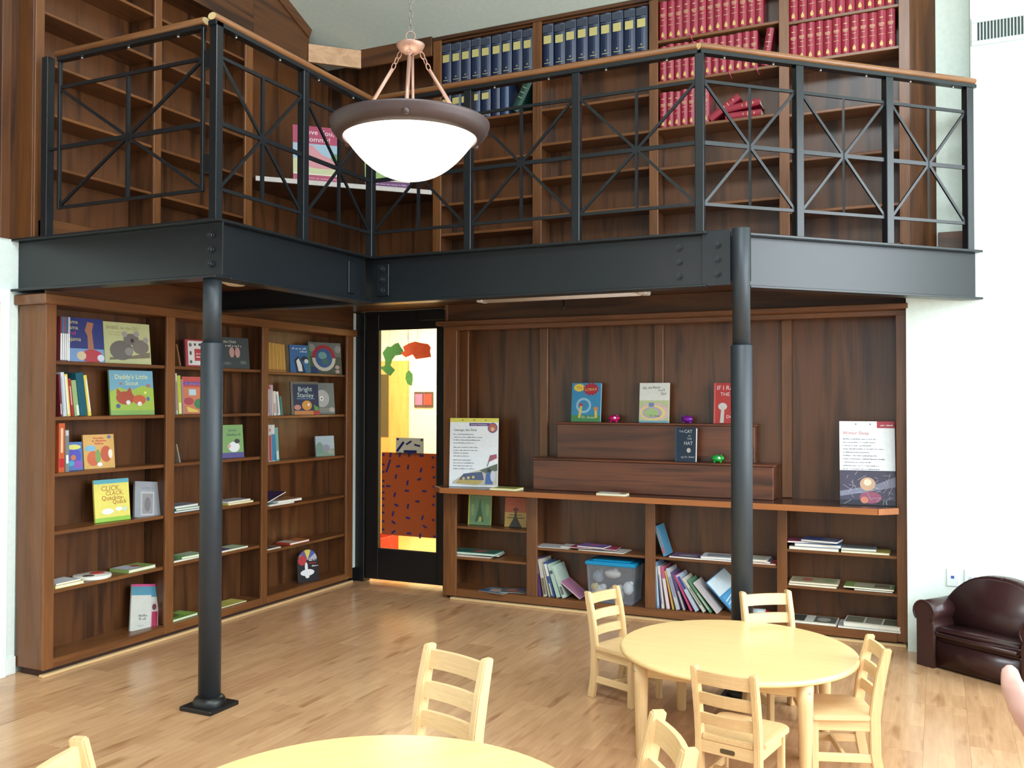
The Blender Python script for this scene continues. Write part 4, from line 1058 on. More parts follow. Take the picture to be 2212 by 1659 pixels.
# ---------------- long wall unit
book('picture_book', 'blue board book with a red and a yellow burst on the upper display step', 0.238, 0.300, 0.022, (46, 150, 210), [
    ('r', 0, 0, 1, 0.17, (64, 150, 80)), ('s', 0.25, 0.88, 0.2, 0.11, (246, 214, 60)), ('s', 0.66, 0.84, 0.28, 0.17, (200, 30, 60)), ('tc', 'The', 0.25, 0.85, 0.09, (206, 90, 40)), ('tc', 'LORAX', 0.66, 0.79, 0.15, (250, 210, 70), 0.06, 0.42), ('e', 0.42, 0.42, 0.26, 0.2, (150, 206, 236)), ('e', 0.42, 0.42, 0.19, 0.14, (46, 150, 210)), ('l', 0.28, 0.1, 0.34, 0.42, 0.02, (236, 206, 70)), ('l', 0.85, 0.1, 0.84, 0.32, 0.02, (236, 206, 70)), ('e', 0.84, 0.34, 0.08, 0.05, (236, 140, 60)), ('e', 0.33, 0.44, 0.07, 0.04, (206, 60, 60)), ('t', 'Dr. Seuss', 0.36, 0.09, 0.09, (236, 246, 236), 0, 0.44)],
    face_right(-2.585, 6.615, 1.428, 0.022, 0, 5))
book('picture_book', 'white picture book with pastel hills on the upper display step', 0.228, 0.298, 0.016, (234, 236, 228), [
    ('r', 0, 0, 1, 0.56, (196, 210, 150)), ('e', 0.5, 0.26, 0.5, 0.24, (232, 190, 190)), ('e', 0.46, 0.25, 0.42, 0.19, (240, 226, 120)), ('e', 0.44, 0.25, 0.34, 0.15, (200, 170, 206)), ('e', 0.42, 0.25, 0.25, 0.11, (170, 206, 130)), ('r', 0, 0, 1, 0.05, (110, 180, 200)), ('p', [(0.32, 0.4), (0.5, 0.4), (0.5, 0.5), (0.32, 0.5)], (110, 150, 200)), ('t', 'Oh, the Places', 0.1, 0.84, 0.09, (70, 70, 80), 0.06, 0.6), ('t', "You'll", 0.62, 0.78, 0.08, (70, 70, 80), 0.1), ('t', 'Go!', 0.72, 0.7, 0.09, (70, 70, 80)), ('t', 'Dr. Seuss', 0.36, 0.15, 0.07, (80, 70, 80))],
    face_right(-2.040, 6.615, 1.428, 0.016, 0, 5))
book('picture_book', 'red picture book half hidden behind the right column', 0.228, 0.294, 0.018, (206, 38, 36), [
    ('t', 'IF I RAN', 0.08, 0.83, 0.15, (240, 226, 220), 0, 0.86), ('t', 'THE ZOO', 0.2, 0.68, 0.13, (240, 226, 220), 0, 0.7), ('t', 'Dr. Seuss', 0.4, 0.13, 0.11, (244, 230, 226), 0.08, 0.55), ('r', 0, 0, 0.05, 1, (230, 90, 80)), ('e', 0.28, 0.42, 0.14, 0.09, (214, 210, 206)), ('p', [(0.2, 0.02), (0.32, 0.02), (0.34, 0.42), (0.24, 0.42)], (206, 202, 200))],
    face_right(-1.480, 6.615, 1.428, 0.018, 0, 5))
book('picture_book', 'dark blue picture book with white lettering on the lower display step', 0.158, 0.246, 0.028, (18, 52, 84), [
    ('t', 'THE', 0.16, 0.86, 0.08, (210, 220, 224)), ('t', 'CAT', 0.42, 0.85, 0.13, (236, 240, 240), 0, 0.5), ('tc', 'IN', 0.68, 0.74, 0.07, (220, 226, 228)), ('tc', 'THE', 0.68, 0.65, 0.08, (220, 226, 228)), ('t', 'HAT', 0.42, 0.5, 0.14, (236, 240, 240), 0, 0.52), ('e', 0.66, 0.34, 0.1, 0.07, (214, 206, 200)), ('t', 'by Dr. Seuss', 0.3, 0.11, 0.1, (214, 222, 226), 0.05, 0.64), ('r', 0, 0, 0.06, 1, (40, 90, 130))],
    face_right(-1.737, 6.515, 1.152, 0.028, -10, 3))
book('picture_book', 'yellow green book with a pointed tower on the top small shelf by the door', 0.2, 0.239, 0.014, (232, 222, 70), [
    ('r', 0.06, 0, 1, 1, (122, 168, 112)), ('w', 0.15, 0.91, 0.76, 0.06, (176, 190, 130)), ('p', [(0.3, 0.1), (0.7, 0.1), (0.56, 0.6), (0.53, 0.86), (0.5, 0.86), (0.46, 0.6)], (70, 120, 84)), ('p', [(0.42, 0.1), (0.6, 0.1), (0.52, 0.3)], (150, 190, 130)), ('e', 0.2, 0.5, 0.08, 0.2, (150, 190, 120)), ('e', 0.85, 0.5, 0.08, 0.22, (150, 190, 120)), ('e', 0.54, 0.2, 0.06, 0.08, (226, 200, 80))],
    face_right(-3.478, 6.60, 0.585, 0.014, 4, 5))
book('picture_book', 'orange and yellow book with a dark tower shape on the small shelf by the door', 0.185, 0.232, 0.022, (214, 168, 70), [
    ('r', 0, 0.5, 1, 1, (216, 96, 50)), ('w', 0.1, 0.86, 0.6, 0.05, (200, 70, 50)), ('w', 0.1, 0.77, 0.5, 0.04, (200, 70, 50)), ('p', [(0.2, 0.0), (0.8, 0.0), (0.56, 0.34), (0.53, 0.66), (0.48, 0.66), (0.44, 0.34)], (62, 60, 52)), ('r', 0.12, 0.3, 0.9, 0.33, (70, 60, 40)), ('r', 0.2, 0.4, 0.8, 0.42, (70, 60, 40)), ('e', 0.5, 0.6, 0.12, 0.06, (120, 50, 40))],
    face_right(-3.148, 6.60, 0.585, 0.022, 4, 5))
R_FLAT = [
    # x0, y, z, w, h, t, angle, colour, art, label
    (-3.63, 6.492, 0.340, 0.40, 0.18, 0.010, 4, (206, 40, 50), [], 'red book at the bottom of the teal pile on the small shelf by the door'),
    (-3.57, 6.495, 0.351, 0.40, 0.18, 0.010, 9, (226, 206, 150), [], 'cream book in the middle of the teal pile by the door'),
    (-3.575, 6.488, 0.362, 0.39, 0.19, 0.016, 2, (90, 196, 190), [('r', 0.03, 0.05, 0.97, 0.95, (46, 110, 90)), ('r', 0.45, 0.2, 0.7, 0.8, (170, 90, 80))], 'teal edged green book on top of the pile by the door'),
    (-3.32, 6.478, 0.085, 0.24, 0.18, 0.003, -12, (110, 130, 150), [('e', 0.5, 0.5, 0.3, 0.3, (200, 170, 150)), ('r', 0, 0, 0.3, 0.5, (60, 90, 130))], 'blue magazine fanned out on the bottom shelf by the door'),
    (-3.13, 6.476, 0.0885, 0.22, 0.18, 0.003, 14, (90, 110, 110), [('e', 0.5, 0.5, 0.35, 0.3, (206, 120, 90)), ('e', 0.7, 0.6, 0.2, 0.2, (70, 90, 150))], 'grey and orange magazine fanned over the blue one by the door'),
    (-2.832, 6.49, 0.462, 0.27, 0.18, 0.004, 3, (214, 208, 206), [], 'white paper lying at the left of the second low shelf'),
    (-2.64, 6.54, 0.4665, 0.20, 0.15, 0.006, 6, (222, 214, 204), [], 'cream booklet lying under the purple one'),
    (-2.48, 6.495, 0.462, 0.36, 0.19, 0.005, -3, (228, 218, 210), [], 'pale cream folder at the bottom of the magenta pile'),
    (-2.55, 6.50, 0.4745, 0.36, 0.17, 0.005, 4, (196, 40, 96), [], 'magenta folder lying in the second low bay'),
    (-2.50, 6.52, 0.481, 0.22, 0.15, 0.014, -6, (96, 70, 150), [('r', 0.05, 0.1, 0.9, 0.9, (130, 100, 180)), ('e', 0.5, 0.5, 0.2, 0.2, (200, 90, 130))], 'small purple book on top of the magenta folder'),
    (-1.775, 6.488, 0.462, 0.24, 0.18, 0.010, -2, (130, 110, 170), [('r', 0.05, 0.05, 0.9, 0.95, (120, 76, 130)), ('e', 0.5, 0.4, 0.3, 0.2, (150, 160, 150))], 'purple magazine lying in the third low bay'),
    (-1.57, 6.485, 0.462, 0.27, 0.18, 0.010, 0, (40, 80, 170), [], 'blue book lying under the white booklet'),
    (-1.545, 6.485, 0.473, 0.235, 0.18, 0.014, 3, (222, 226, 232), [('r', 0.15, 0.2, 0.85, 0.8, (150, 150, 156))], 'white booklet with a grey picture lying on the blue book'),
    (-1.26, 6.49, 0.462, 0.235, 0.18, 0.008, 0, (196, 50, 60), [], 'red book lying right of the column in the third low bay'),
    (-1.30, 6.488, 0.471, 0.235, 0.18, 0.010, 2, (60, 80, 140), [], 'dark blue book lying on the red one right of the column'),
    (-1.30, 6.488, 0.482, 0.215, 0.18, 0.010, -2, (226, 224, 214), [('r', 0.2, 0.1, 0.9, 0.9, (200, 196, 170))], 'cream booklet on top of the dark blue one right of the column'),
    (-0.935, 6.487, 0.582, 0.32, 0.19, 0.020, 0, (214, 206, 196), [], 'cream book at the bottom of the pile in the right end bay'),
    (-0.90, 6.49, 0.603, 0.30, 0.18, 0.022, 3, (96, 140, 200), [], 'sky blue book in the middle of the pile in the right end bay'),
    (-0.945, 6.488, 0.626, 0.29, 0.17, 0.010, 8, (206, 80, 140), [], 'pink folder in the pile in the right end bay'),
    (-0.86, 6.50, 0.637, 0.24, 0.17, 0.016, -8, (70, 96, 160), [('r', 0.1, 0.1, 0.5, 0.9, (50, 80, 170)), ('r', 0.55, 0.1, 0.95, 0.9, (120, 120, 150))], 'blue book topping the pile in the right end bay'),
    (-0.60, 6.49, 0.582, 0.30, 0.17, 0.014, 0, (228, 214, 150), [('r', 0.7, 0.0, 1, 1, (190, 170, 60))], 'pale yellow book lying at the right of the right end bay'),
    (-0.60, 6.50, 0.597, 0.22, 0.16, 0.016, 2, (136, 150, 156), [('r', 0.1, 0.1, 0.9, 0.9, (110, 120, 120))], 'grey book lying on the pale yellow one'),
    (-0.94, 6.487, 0.336, 0.31, 0.19, 0.014, 0, (206, 190, 150), [], 'tan board book at the bottom of the pair in the right end bay'),
    (-0.935, 6.487, 0.3515, 0.315, 0.19, 0.014, 1, (196, 180, 140), [('r', 0.05, 0.05, 0.95, 0.95, (160, 150, 110)), ('e', 0.35, 0.5, 0.12, 0.25, (190, 80, 60)), ('e', 0.8, 0.5, 0.1, 0.25, (110, 150, 90))], 'tan board book with red and green pictures on top of the pair'),
    (-0.52, 6.488, 0.336, 0.24, 0.17, 0.014, 0, (60, 56, 60), [('r', 0.3, 0.2, 0.8, 0.8, (170, 50, 50))], 'dark book lying under the green magazine'),
    (-0.585, 6.487, 0.351, 0.31, 0.18, 0.010, -1, (110, 150, 60), [('r', 0.2, 0.1, 0.95, 0.9, (170, 160, 130)), ('r', 0.6, 0.2, 0.9, 0.8, (120, 100, 80))], 'green edged magazine lying in the right end bay'),
    (-0.93, 6.482, 0.085, 0.30, 0.2, 0.016, 0, (222, 220, 206), [('r', 0.03, 0.05, 0.3, 0.95, (60, 62, 56)), ('r', 0.5, 0.05, 0.97, 0.95, (96, 96, 84)), ('e', 0.7, 0.5, 0.15, 0.3, (170, 168, 156))], 'white photo board lying at the left of the right end bottom shelf'),
    (-0.62, 6.466, 0.085, 0.385, 0.2, 0.012, 0, (206, 206, 206), [('r', 0.0, 0.0, 1, 0.6, (190, 196, 200)), ('r', 0.3, 0.0, 0.6, 0.4, (110, 180, 214))], 'wide pale board under the photo album on the right end bottom shelf'),
    (-0.585, 6.478, 0.098, 0.35, 0.2, 0.028, -2, (226, 226, 212), [('r', 0.02, 0.1, 0.34, 0.92, (120, 116, 92)), ('r', 0.37, 0.1, 0.66, 0.92, (146, 140, 118)), ('r', 0.69, 0.1, 0.98, 0.92, (110, 104, 76))], 'white photo album with brown pictures on the right end bottom shelf'),
    (-3.13, 6.30, 0.906, 0.22, 0.15, 0.016, 0, (240, 226, 70), [('r', 0.1, 0.3, 0.9, 0.8, (90, 150, 90)), ('l', 0.1, 0.2, 0.9, 0.5, 0.012, (220, 60, 60))], 'yellow activity book lying on the counter beside the poem poster'),
    (-2.26, 6.285, 0.906, 0.22, 0.10, 0.018, 0, (216, 196, 90), [('r', 0.0, 0.0, 0.75, 1, (226, 226, 226)), ('r', 0.8, 0, 1, 0.5, (90, 90, 160))], 'white and yellow book lying on the counter edge below the steps')]
for (x0, y, z, w_, h_, t, ang, c, art, label) in R_FLAT:
    book('book' if t > 0.006 else 'magazine', label, w_, h_, t, c, art, flat(x0, y, z, t, ang), hard=t > 0.012, cat='book' if t > 0.006 else 'magazine')


def row_right(x, z, rows, y=6.50, group=None):
    pl_, ph_ = None, 0
    for (t, h, d, c, lean, gap, label, bands) in rows:
        if pl_ is not None and lean < pl_:
            gap = max(gap, min(h, ph_) * (math.sin(math.radians(-lean)) - math.sin(math.radians(-pl_))) + 0.001)
        pl_, ph_ = lean, h
        x += gap
        spine_book('book', label, t, h, d, c, stand(x, y, z, 0, lean, t), bands, group)
        x += t / math.cos(math.radians(lean)) + 0.0012
row_right(-1.875, 0.462, [(0.026, 0.225, 0.17, (70, 150, 190), -18, 0.055, 'blue book leaning alone against the divider in the third low bay', [(0.1, 0.9, 0.15, 0.85, (120, 130, 140)), (0.08, 0.3, 0.2, 0.8, (190, 90, 90))])])
row_right(-2.82, 0.085, [
    (0.020, 0.29, 0.19, (110, 60, 120), -6, 0.012, 'purple spined book at the left of the leaning row beside the plastic bin', [(0.6, 0.95, 0.1, 0.9, (220, 214, 200))]),
    (0.028, 0.285, 0.2, (206, 200, 186), -10, 0.012, 'white and khaki book second in the leaning row beside the bin', [(0.05, 0.5, 0.1, 0.9, (120, 110, 80))]),
    (0.012, 0.26, 0.2, (190, 180, 150), -13, 0.010, 'beige thin book third in the leaning row beside the bin', []),
    (0.026, 0.27, 0.2, (60, 90, 150), -15, 0.004, 'blue spined book fourth in the leaning row beside the bin', [(0.6, 0.95, 0.1, 0.9, (236, 236, 236)), (0.05, 0.4, 0.1, 0.5, (206, 206, 190))]),
    (0.030, 0.262, 0.2, (180, 208, 190), -18, 0.006, 'pale mint book fifth in the leaning row beside the bin', [(0.7, 0.8, 0.1, 0.9, (80, 96, 110))]),
    (0.030, 0.255, 0.19, (190, 214, 196), -21, 0.006, 'mint book with grey picture at the right of the leaning row beside the bin', [(0.1, 0.35, 0.2, 0.9, (110, 110, 116))])])
book('magazine', 'pink magazine propped at a slant beside the plastic bin', 0.20, 0.20, 0.005, (206, 140, 170), [('r', 0.05, 0.1, 0.95, 0.9, (196, 120, 156))], Matrix.Translation((-2.625, 6.492, 0.215)) @ Matrix.Rotation(math.radians(36), 4, 'Y') @ Matrix.Rotation(-PI / 2, 4, 'X'), cat='magazine', hard=False)
R3 = [(0.020, 0.335, 0.19, (126, 160, 200), -3, 0.0, 'blue grey book at the left end of the crowded leaning row', [(0.05, 0.9, 0.5, 0.9, (226, 226, 230))]),
      (0.018, 0.305, 0.19, (226, 220, 214), -6, 0.008, 'white book second in the crowded leaning row', [(0.1, 0.8, 0.1, 0.4, (90, 110, 170))]),
      (0.026, 0.305, 0.2, (206, 90, 130), -9, 0.006, 'white book with pink head third in the crowded leaning row', [(0.0, 0.72, 0.1, 0.95, (226, 220, 216))]),
      (0.012, 0.28, 0.2, (214, 170, 70), -12, 0.006, 'thin yellow book fourth in the crowded leaning row', []),
      (0.026, 0.30, 0.2, (196, 196, 206), -15, 0.006, 'pale lilac book fifth in the crowded leaning row', [(0.3, 0.8, 0.2, 0.9, (150, 150, 186))]),
      (0.020, 0.28, 0.2, (96, 76, 130), -19, 0.020, 'dark purple book sixth in the crowded leaning row', [(0.0, 0.5, 0.3, 0.9, (190, 186, 170))]),
      (0.014, 0.275, 0.2, (206, 70, 120), -26, 0.030, 'hot pink thin book in the middle of the crowded leaning row', []),
      (0.026, 0.285, 0.2, (186, 200, 220), -30, 0.020, 'pale blue book just right of the hot pink one', [(0.6, 0.95, 0.1, 0.9, (70, 70, 150))]),
      (0.020, 0.275, 0.2, (210, 206, 190), -34, 0.024, 'ivory book ninth in the crowded leaning row', [(0.2, 0.7, 0.4, 0.9, (120, 150, 120))]),
      (0.016, 0.27, 0.2, (90, 150, 110), -37, 0.024, 'green edged book tenth in the crowded leaning row', [(0.1, 0.6, 0.2, 0.8, (190, 200, 180))]),
      (0.020, 0.265, 0.2, (206, 196, 196), -40, 0.026, 'greyish book eleventh in the crowded leaning row', [])]
row_right(-1.872, 0.085, R3, group='crowded leaning row in the third low bay')
book('picture_book', 'bright blue swimming pool picture book at the front of the crowded leaning row', 0.03 + 0.18, 0.27, 0.012, (60, 140, 200), [('r', 0.02, 0.5, 0.98, 0.98, (206, 222, 230)), ('p', [(0.05, 0.1), (0.95, 0.2), (0.9, 0.5), (0.1, 0.45)], (70, 160, 216)), ('l', 0.1, 0.2, 0.9, 0.35, 0.006, WHITE), ('l', 0.1, 0.3, 0.85, 0.42, 0.006, WHITE), ('r', 0, 0, 1, 0.1, (110, 80, 110))],
     Matrix.Translation((-1.335, 6.555, 0.097)) @ Matrix.Rotation(math.radians(-44), 4, 'Y') @ Matrix.Rotation(math.radians(52), 4, 'Z'))

# ---------------- posters on the counter
def poster(label, w_, h_, M, art):
    root = bpy.data.objects.new('poem_poster', None); COL.objects.link(root); root.matrix_world = M; tag(root, label, 'poster')
    bm = bmesh.new(); bm_box(bm, 0, w_, 0, 0.006, 0, h_); new_obj('board', bm, pm((232, 236, 240), 0.5), root, world=False)
    art_mesh('print', art, w_, h_, root)
    return root


def lines(x, z, n, dz, seed, maxw=0.62, c=(96, 100, 112), base=0.012):
    rnd = random.Random(seed)
    return [('w', x, z - i * dz, maxw * rnd.uniform(0.6, 1.0), base * 1.15, c) for i in range(n)]
poster('white poem poster with a yellow strip and a crowd picture beside the door', 0.40, 0.545, face_right(-3.550, 6.415, 0.907, 0.006, 12, 3), [
    ('r', 0, 0.94, 1, 1, (238, 226, 70)), ('e', 0.26, 0.97, 0.012, 0.008, (40, 40, 40)), ('e', 0.5, 0.97, 0.012, 0.008, (40, 40, 40)), ('e', 0.74, 0.97, 0.012, 0.008, (40, 40, 40)),
    ('r', 0.4, 0.885, 0.82, 0.93, (104, 70, 150)), ('t', 'George Washington', 0.43, 0.898, 0.03, WHITE, 0, 0.36), ('e', 0.88, 0.86, 0.1, 0.075, (104, 70, 150)), ('e', 0.88, 0.86, 0.085, 0.063, (206, 96, 80)), ('e', 0.88, 0.84, 0.04, 0.03, (230, 190, 150)),
    ('t', 'George, the First', 0.08, 0.81, 0.05, (30, 90, 80), 0, 0.5)] + lines(0.08, 0.755, 4, 0.042, 1) + lines(0.08, 0.565, 4, 0.042, 2, 0.5) + lines(0.08, 0.38, 4, 0.042, 3, 0.52) + [
    ('p', [(0.06, 0.06), (0.3, 0.18), (0.6, 0.24), (0.99, 0.3), (0.99, 0.03), (0.5, 0.02), (0.1, 0.04)], (206, 196, 170)), ('p', [(0.2, 0.1), (0.3, 0.19), (0.68, 0.22), (0.72, 0.1)], (80, 96, 140)), ('p', [(0.14, 0.05), (0.2, 0.1), (0.7, 0.1), (0.6, 0.03)], (196, 170, 90)), ('p', [(0.62, 0.24), (0.99, 0.34), (0.99, 0.24), (0.75, 0.2)], (96, 110, 90)), ('p', [(0.8, 0.36), (0.98, 0.42), (0.97, 0.48), (0.84, 0.46)], (190, 90, 110)), ('l', 0.78, 0.3, 0.86, 0.46, 0.006, (90, 90, 110)), ('p', [(0.74, 0.04), (0.76, 0.2), (0.88, 0.22), (0.9, 0.04)], (70, 110, 180)), ('e', 0.5, 0.14, 0.03, 0.02, (230, 190, 110)), ('e', 0.4, 0.13, 0.03, 0.02, (230, 200, 110)), ('e', 0.3, 0.12, 0.03, 0.02, (220, 190, 120)), ('e', 0.82, 0.24, 0.04, 0.03, (60, 60, 80)), ('e', 0.9, 0.16, 0.05, 0.08, (210, 214, 226))])
rp_ = [('r', 0.68, 0.92, 1, 1, (196, 36, 60)), ('w', 0.74, 0.945, 0.22, 0.016, WHITE), ('e', 0.3, 0.965, 0.012, 0.008, (60, 60, 60)), ('e', 0.56, 0.965, 0.012, 0.008, (60, 60, 60)), ('t', 'Winter Sleep', 0.06, 0.84, 0.055, (206, 60, 66), 0, 0.52)] + lines(0.06, 0.78, 10, 0.04, 9, 0.78) + [('r', 0, 0, 1, 0.41, (66, 58, 84)), ('p', [(0, 0.16), (0.3, 0.2), (0.7, 0.26), (1, 0.34), (1, 0.22), (0.6, 0.17), (0, 0.1)], (126, 126, 150)), ('r', 0, 0.0, 1, 0.06, (30, 28, 44)), ('e', 0.5, 0.25, 0.14, 0.08, (206, 160, 120)), ('e', 0.5, 0.27, 0.07, 0.04, (240, 214, 180)), ('e', 0.55, 0.09, 0.2, 0.07, (160, 70, 100)), ('e', 0.44, 0.06, 0.07, 0.04, (214, 120, 90))]
rnd = random.Random(5)
for i in range(36):
    a = rnd.uniform(0, 2 * PI); cx, cz = rnd.uniform(0.1, 0.9), rnd.uniform(0.06, 0.36); l = rnd.uniform(0.06, 0.2)
    x2 = min(0.99, max(0.01, cx + l * math.cos(a))); z2_ = min(0.40, max(0.01, cz + l * 0.6 * math.sin(a)))
    rp_.append(('l', cx, cz, x2, z2_, 0.0016, (196, 196, 214)))
poster('white poem poster with red title and dark snowy picture, right end of counter', 0.345, 0.555, face_right(-0.600, 6.44, 0.907, 0.006, 8, 7), rp_)

# ---------------- bound volumes on the balcony
def volume_proto(kind, t, h, d):
    if kind == 'navy':
        return spine_book('bound_volume', 'x', t, h, d, (26, 44, 84), Matrix.Identity(4), [(0.53, 0.72, 0.14, 0.86, (206, 190, 110)), (0.80, 0.955, 0.06, 0.94, (58, 68, 88)), (0.76, 0.768, 0.06, 0.94, (120, 120, 110)), (0.955, 0.962, 0.06, 0.94, (130, 130, 116)), (0.06, 0.075, 0.2, 0.8, (190, 180, 130)), (0.12, 0.16, 0.42, 0.58, (150, 144, 110))], None, True, True)
    return spine_book('bound_volume', 'x', t, h, d, (168, 24, 52), Matrix.Identity(4), [(0.80, 0.82, 0.3, 0.7, (226, 190, 130)), (0.62, 0.635, 0.18, 0.82, (226, 190, 130)), (0.655, 0.668, 0.2, 0.8, (226, 190, 130)), (0.585, 0.597, 0.25, 0.75, (226, 190, 130)), (0.50, 0.512, 0.3, 0.7, (226, 190, 130)), (0.36, 0.372, 0.2, 0.8, (214, 170, 110)), (0.06, 0.15, 0.32, 0.68, (220, 180, 90)), (0.15, 0.19, 0.42, 0.58, (220, 180, 90))], None, True, True)


def volumes(kind, x, z, n, t, h, labelfmt, group, d=0.17, gap=0.003, y=6.495, leans=None, jitter=0.006):
    proto = volume_proto(kind, t, h, d)
    rnd = random.Random(int(abs(x) * 1000 + z * 100))
    for i in range(n):
        o = proto if i == 0 else copy_tree(proto)
        ln = (leans or {}).get(i, 0.0)
        o.matrix_world = stand(x, y + rnd.uniform(0, 0.012), z, 0, ln, t)
        sc_ = 1.0 + rnd.uniform(-0.02, 0.02)
        o.scale = (1, 1, sc_)
        tag(o, labelfmt % ORD[i], 'book', group)
        x += t + gap + (abs(math.sin(math.radians(ln))) * h * 0.3 if ln else 0)
    return x
volumes('navy', -3.675, 4.180, 9, 0.084, 0.325, 'navy volume with gold band, %s from left, top shelf, first balcony bay', 'navy volumes in the first balcony bay', gap=0.007)
volumes('navy', -2.775, 4.180, 9, 0.088, 0.325, 'navy volume with gold band, %s from left, top shelf, second balcony bay', 'navy volumes in the second balcony bay', gap=0.006)
xe = volumes('navy', -3.675, 3.855, 5, 0.084, 0.27, 'shorter navy volume with gold band, %s from left, second shelf behind the lamp', 'navy volumes on the second shelf', gap=0.006)
for k in range(2):
    spine_book('bound_volume', ['plain navy bound volume right of the gold banded ones behind the lamp', 'plain dark blue bound volume beside the leaning green one'][k], 0.07, 0.28, 0.17, [(24, 40, 80), (30, 56, 100)][k], stand(-3.215 + k * 0.078, 6.495, 3.855, 0, 0, 0.07), [], None, True, True)
spine_book('bound_volume', 'green bound volume leaning at a steep slant on the second balcony shelf', 0.068, 0.27, 0.17, (20, 72, 60), stand(-3.045, 6.495, 3.855, 0, 29, 0.068), [(0.55, 0.58, 0.2, 0.8, (120, 150, 110)), (0.7, 0.73, 0.2, 0.8, (120, 150, 110)), (0.4, 0.43, 0.2, 0.8, (120, 150, 110))], None, True, True)
volumes('red', -1.845, 4.235, 13, 0.055, 0.285, 'red bound volume, %s from left, top red shelf of the third bay', 'red volumes on the top shelf of the third bay', gap=0.0025)
volumes('red', -1.845, 3.930, 13, 0.052, 0.262, 'red bound volume, %s from left on the second red shelf behind the handrail', 'red volumes on the second shelf of the third bay', gap=0.0025)
spine_book('bound_volume', 'red bound volume leaning right at the end of the second red shelf', 0.05, 0.262, 0.17, (164, 26, 52), stand(-1.115, 6.495, 3.930, 0, 9, 0.05), [(0.80, 0.82, 0.3, 0.7, (226, 190, 130)), (0.62, 0.635, 0.18, 0.82, (226, 190, 130)), (0.5, 0.512, 0.3, 0.7, (226, 190, 130))], None, True, True)
volumes('red', -1.845, 3.590, 7, 0.050, 0.255, 'red bound volume, %s from left, third shelf beside the fallen ones', 'red volumes on the third shelf of the third bay', gap=0.0025)
volumes('red', -0.925, 4.212, 11, 0.0575, 0.275, 'red bound volume, %s from left on the top shelf of the right end bay', 'red volumes on the top shelf of the right end bay', gap=0.004)
volumes('red', -0.925, 3.935, 12, 0.0545, 0.25, 'red bound volume, %s from left on the second shelf of the right end bay', 'red volumes on the second shelf of the right end bay', gap=0.002)
rb_ = (168, 26, 52)
gb_ = [(0.80, 0.82, 0.3, 0.7, (226, 190, 130)), (0.62, 0.635, 0.18, 0.82, (226, 190, 130)), (0.5, 0.512, 0.3, 0.7, (226, 190, 130))]
spine_book('bound_volume', 'red bound volume lying flat at the bottom of the fallen pile', 0.045, 0.25, 0.17, rb_, stand(-1.365, 6.495, 3.590, 0, 90, 0.045), gb_, None, True, True)
spine_book('bound_volume', 'red bound volume lying tilted on top of the flat fallen one', 0.045, 0.25, 0.17, rb_, stand(-1.375, 6.495, 3.638, 0, 83, 0.045), gb_, None, True, True)
spine_book('bound_volume', 'red bound volume slanting down beside the fallen pile', 0.048, 0.25, 0.17, rb_, stand(-1.49, 6.495, 3.590, 0, 56, 0.048), gb_, None, True, True)
# red ribbon markers hanging over the shelf edges
for (x, z, lab) in ((-1.335, 3.93, 'red ribbon marker hanging from the second red shelf, left one'), (-1.145, 3.93, 'red ribbon marker hanging from the second red shelf, right one'), (-1.61, 4.235, 'short red ribbon marker hanging from the top red shelf')):
    bm = bmesh.new(); bm_bar(bm, (x, 6.481, z + 0.006), (x + 0.008, 6.478, z - 0.03), 0.012, 0.0012); bm_bar(bm, (x + 0.008, 6.478, z - 0.03), (x + 0.022, 6.477, z - 0.06), 0.012, 0.0012)
    tag(new_obj('ribbon_marker', bm, pm((196, 70, 100), 0.5)), lab, 'ribbon', 'ribbon markers of the red volumes')
# large picture books on the corner shelf
def diag(x, y, z, lean=8):
    return Matrix.Translation((x, y, z)) @ Matrix.Rotation(math.radians(45), 4, 'Z') @ Matrix.Rotation(math.radians(-lean), 4, 'X')
book('picture_book', 'large pink picture book with a pink landscape on the balcony corner shelf', 0.37, 0.46, 0.012, (190, 52, 96), [
    ('r', 0.0, 0.13, 1, 0.68, (206, 206, 150)), ('r', 0.0, 0.4, 1, 0.68, (160, 190, 214)), ('p', [(0.1, 0.28), (0.14, 0.6), (0.4, 0.66), (0.6, 0.5), (0.9, 0.4), (0.95, 0.25), (0.5, 0.24)], (226, 140, 150)), ('e', 0.9, 0.45, 0.1, 0.08, (96, 150, 80)), ('r', 0, 0.12, 1, 0.14, (240, 230, 200)), ('tc', 'I Love You,', 0.5, 0.85, 0.13, (244, 226, 230), 0, 0.9), ('tc', 'Mommy!', 0.5, 0.72, 0.13, (244, 226, 230), 0, 0.8), ('w', 0.1, 0.05, 0.8, 0.028, (230, 150, 180))], diag(-4.565, 5.725, 3.314))
book('picture_book', 'large purple and green picture book behind the lamp on the corner shelf', 0.37, 0.46, 0.012, (110, 50, 110), [('r', 0.0, 0.13, 1, 0.68, (150, 186, 96)), ('r', 0, 0.12, 1, 0.14, (240, 230, 200)), ('e', 0.5, 0.4, 0.3, 0.16, (206, 180, 130)), ('tc', 'I Love You', 0.5, 0.8, 0.13, (236, 220, 236), 0, 0.9), ('w', 0.1, 0.05, 0.8, 0.028, (200, 160, 200))], diag(-4.165, 6.125, 3.314))

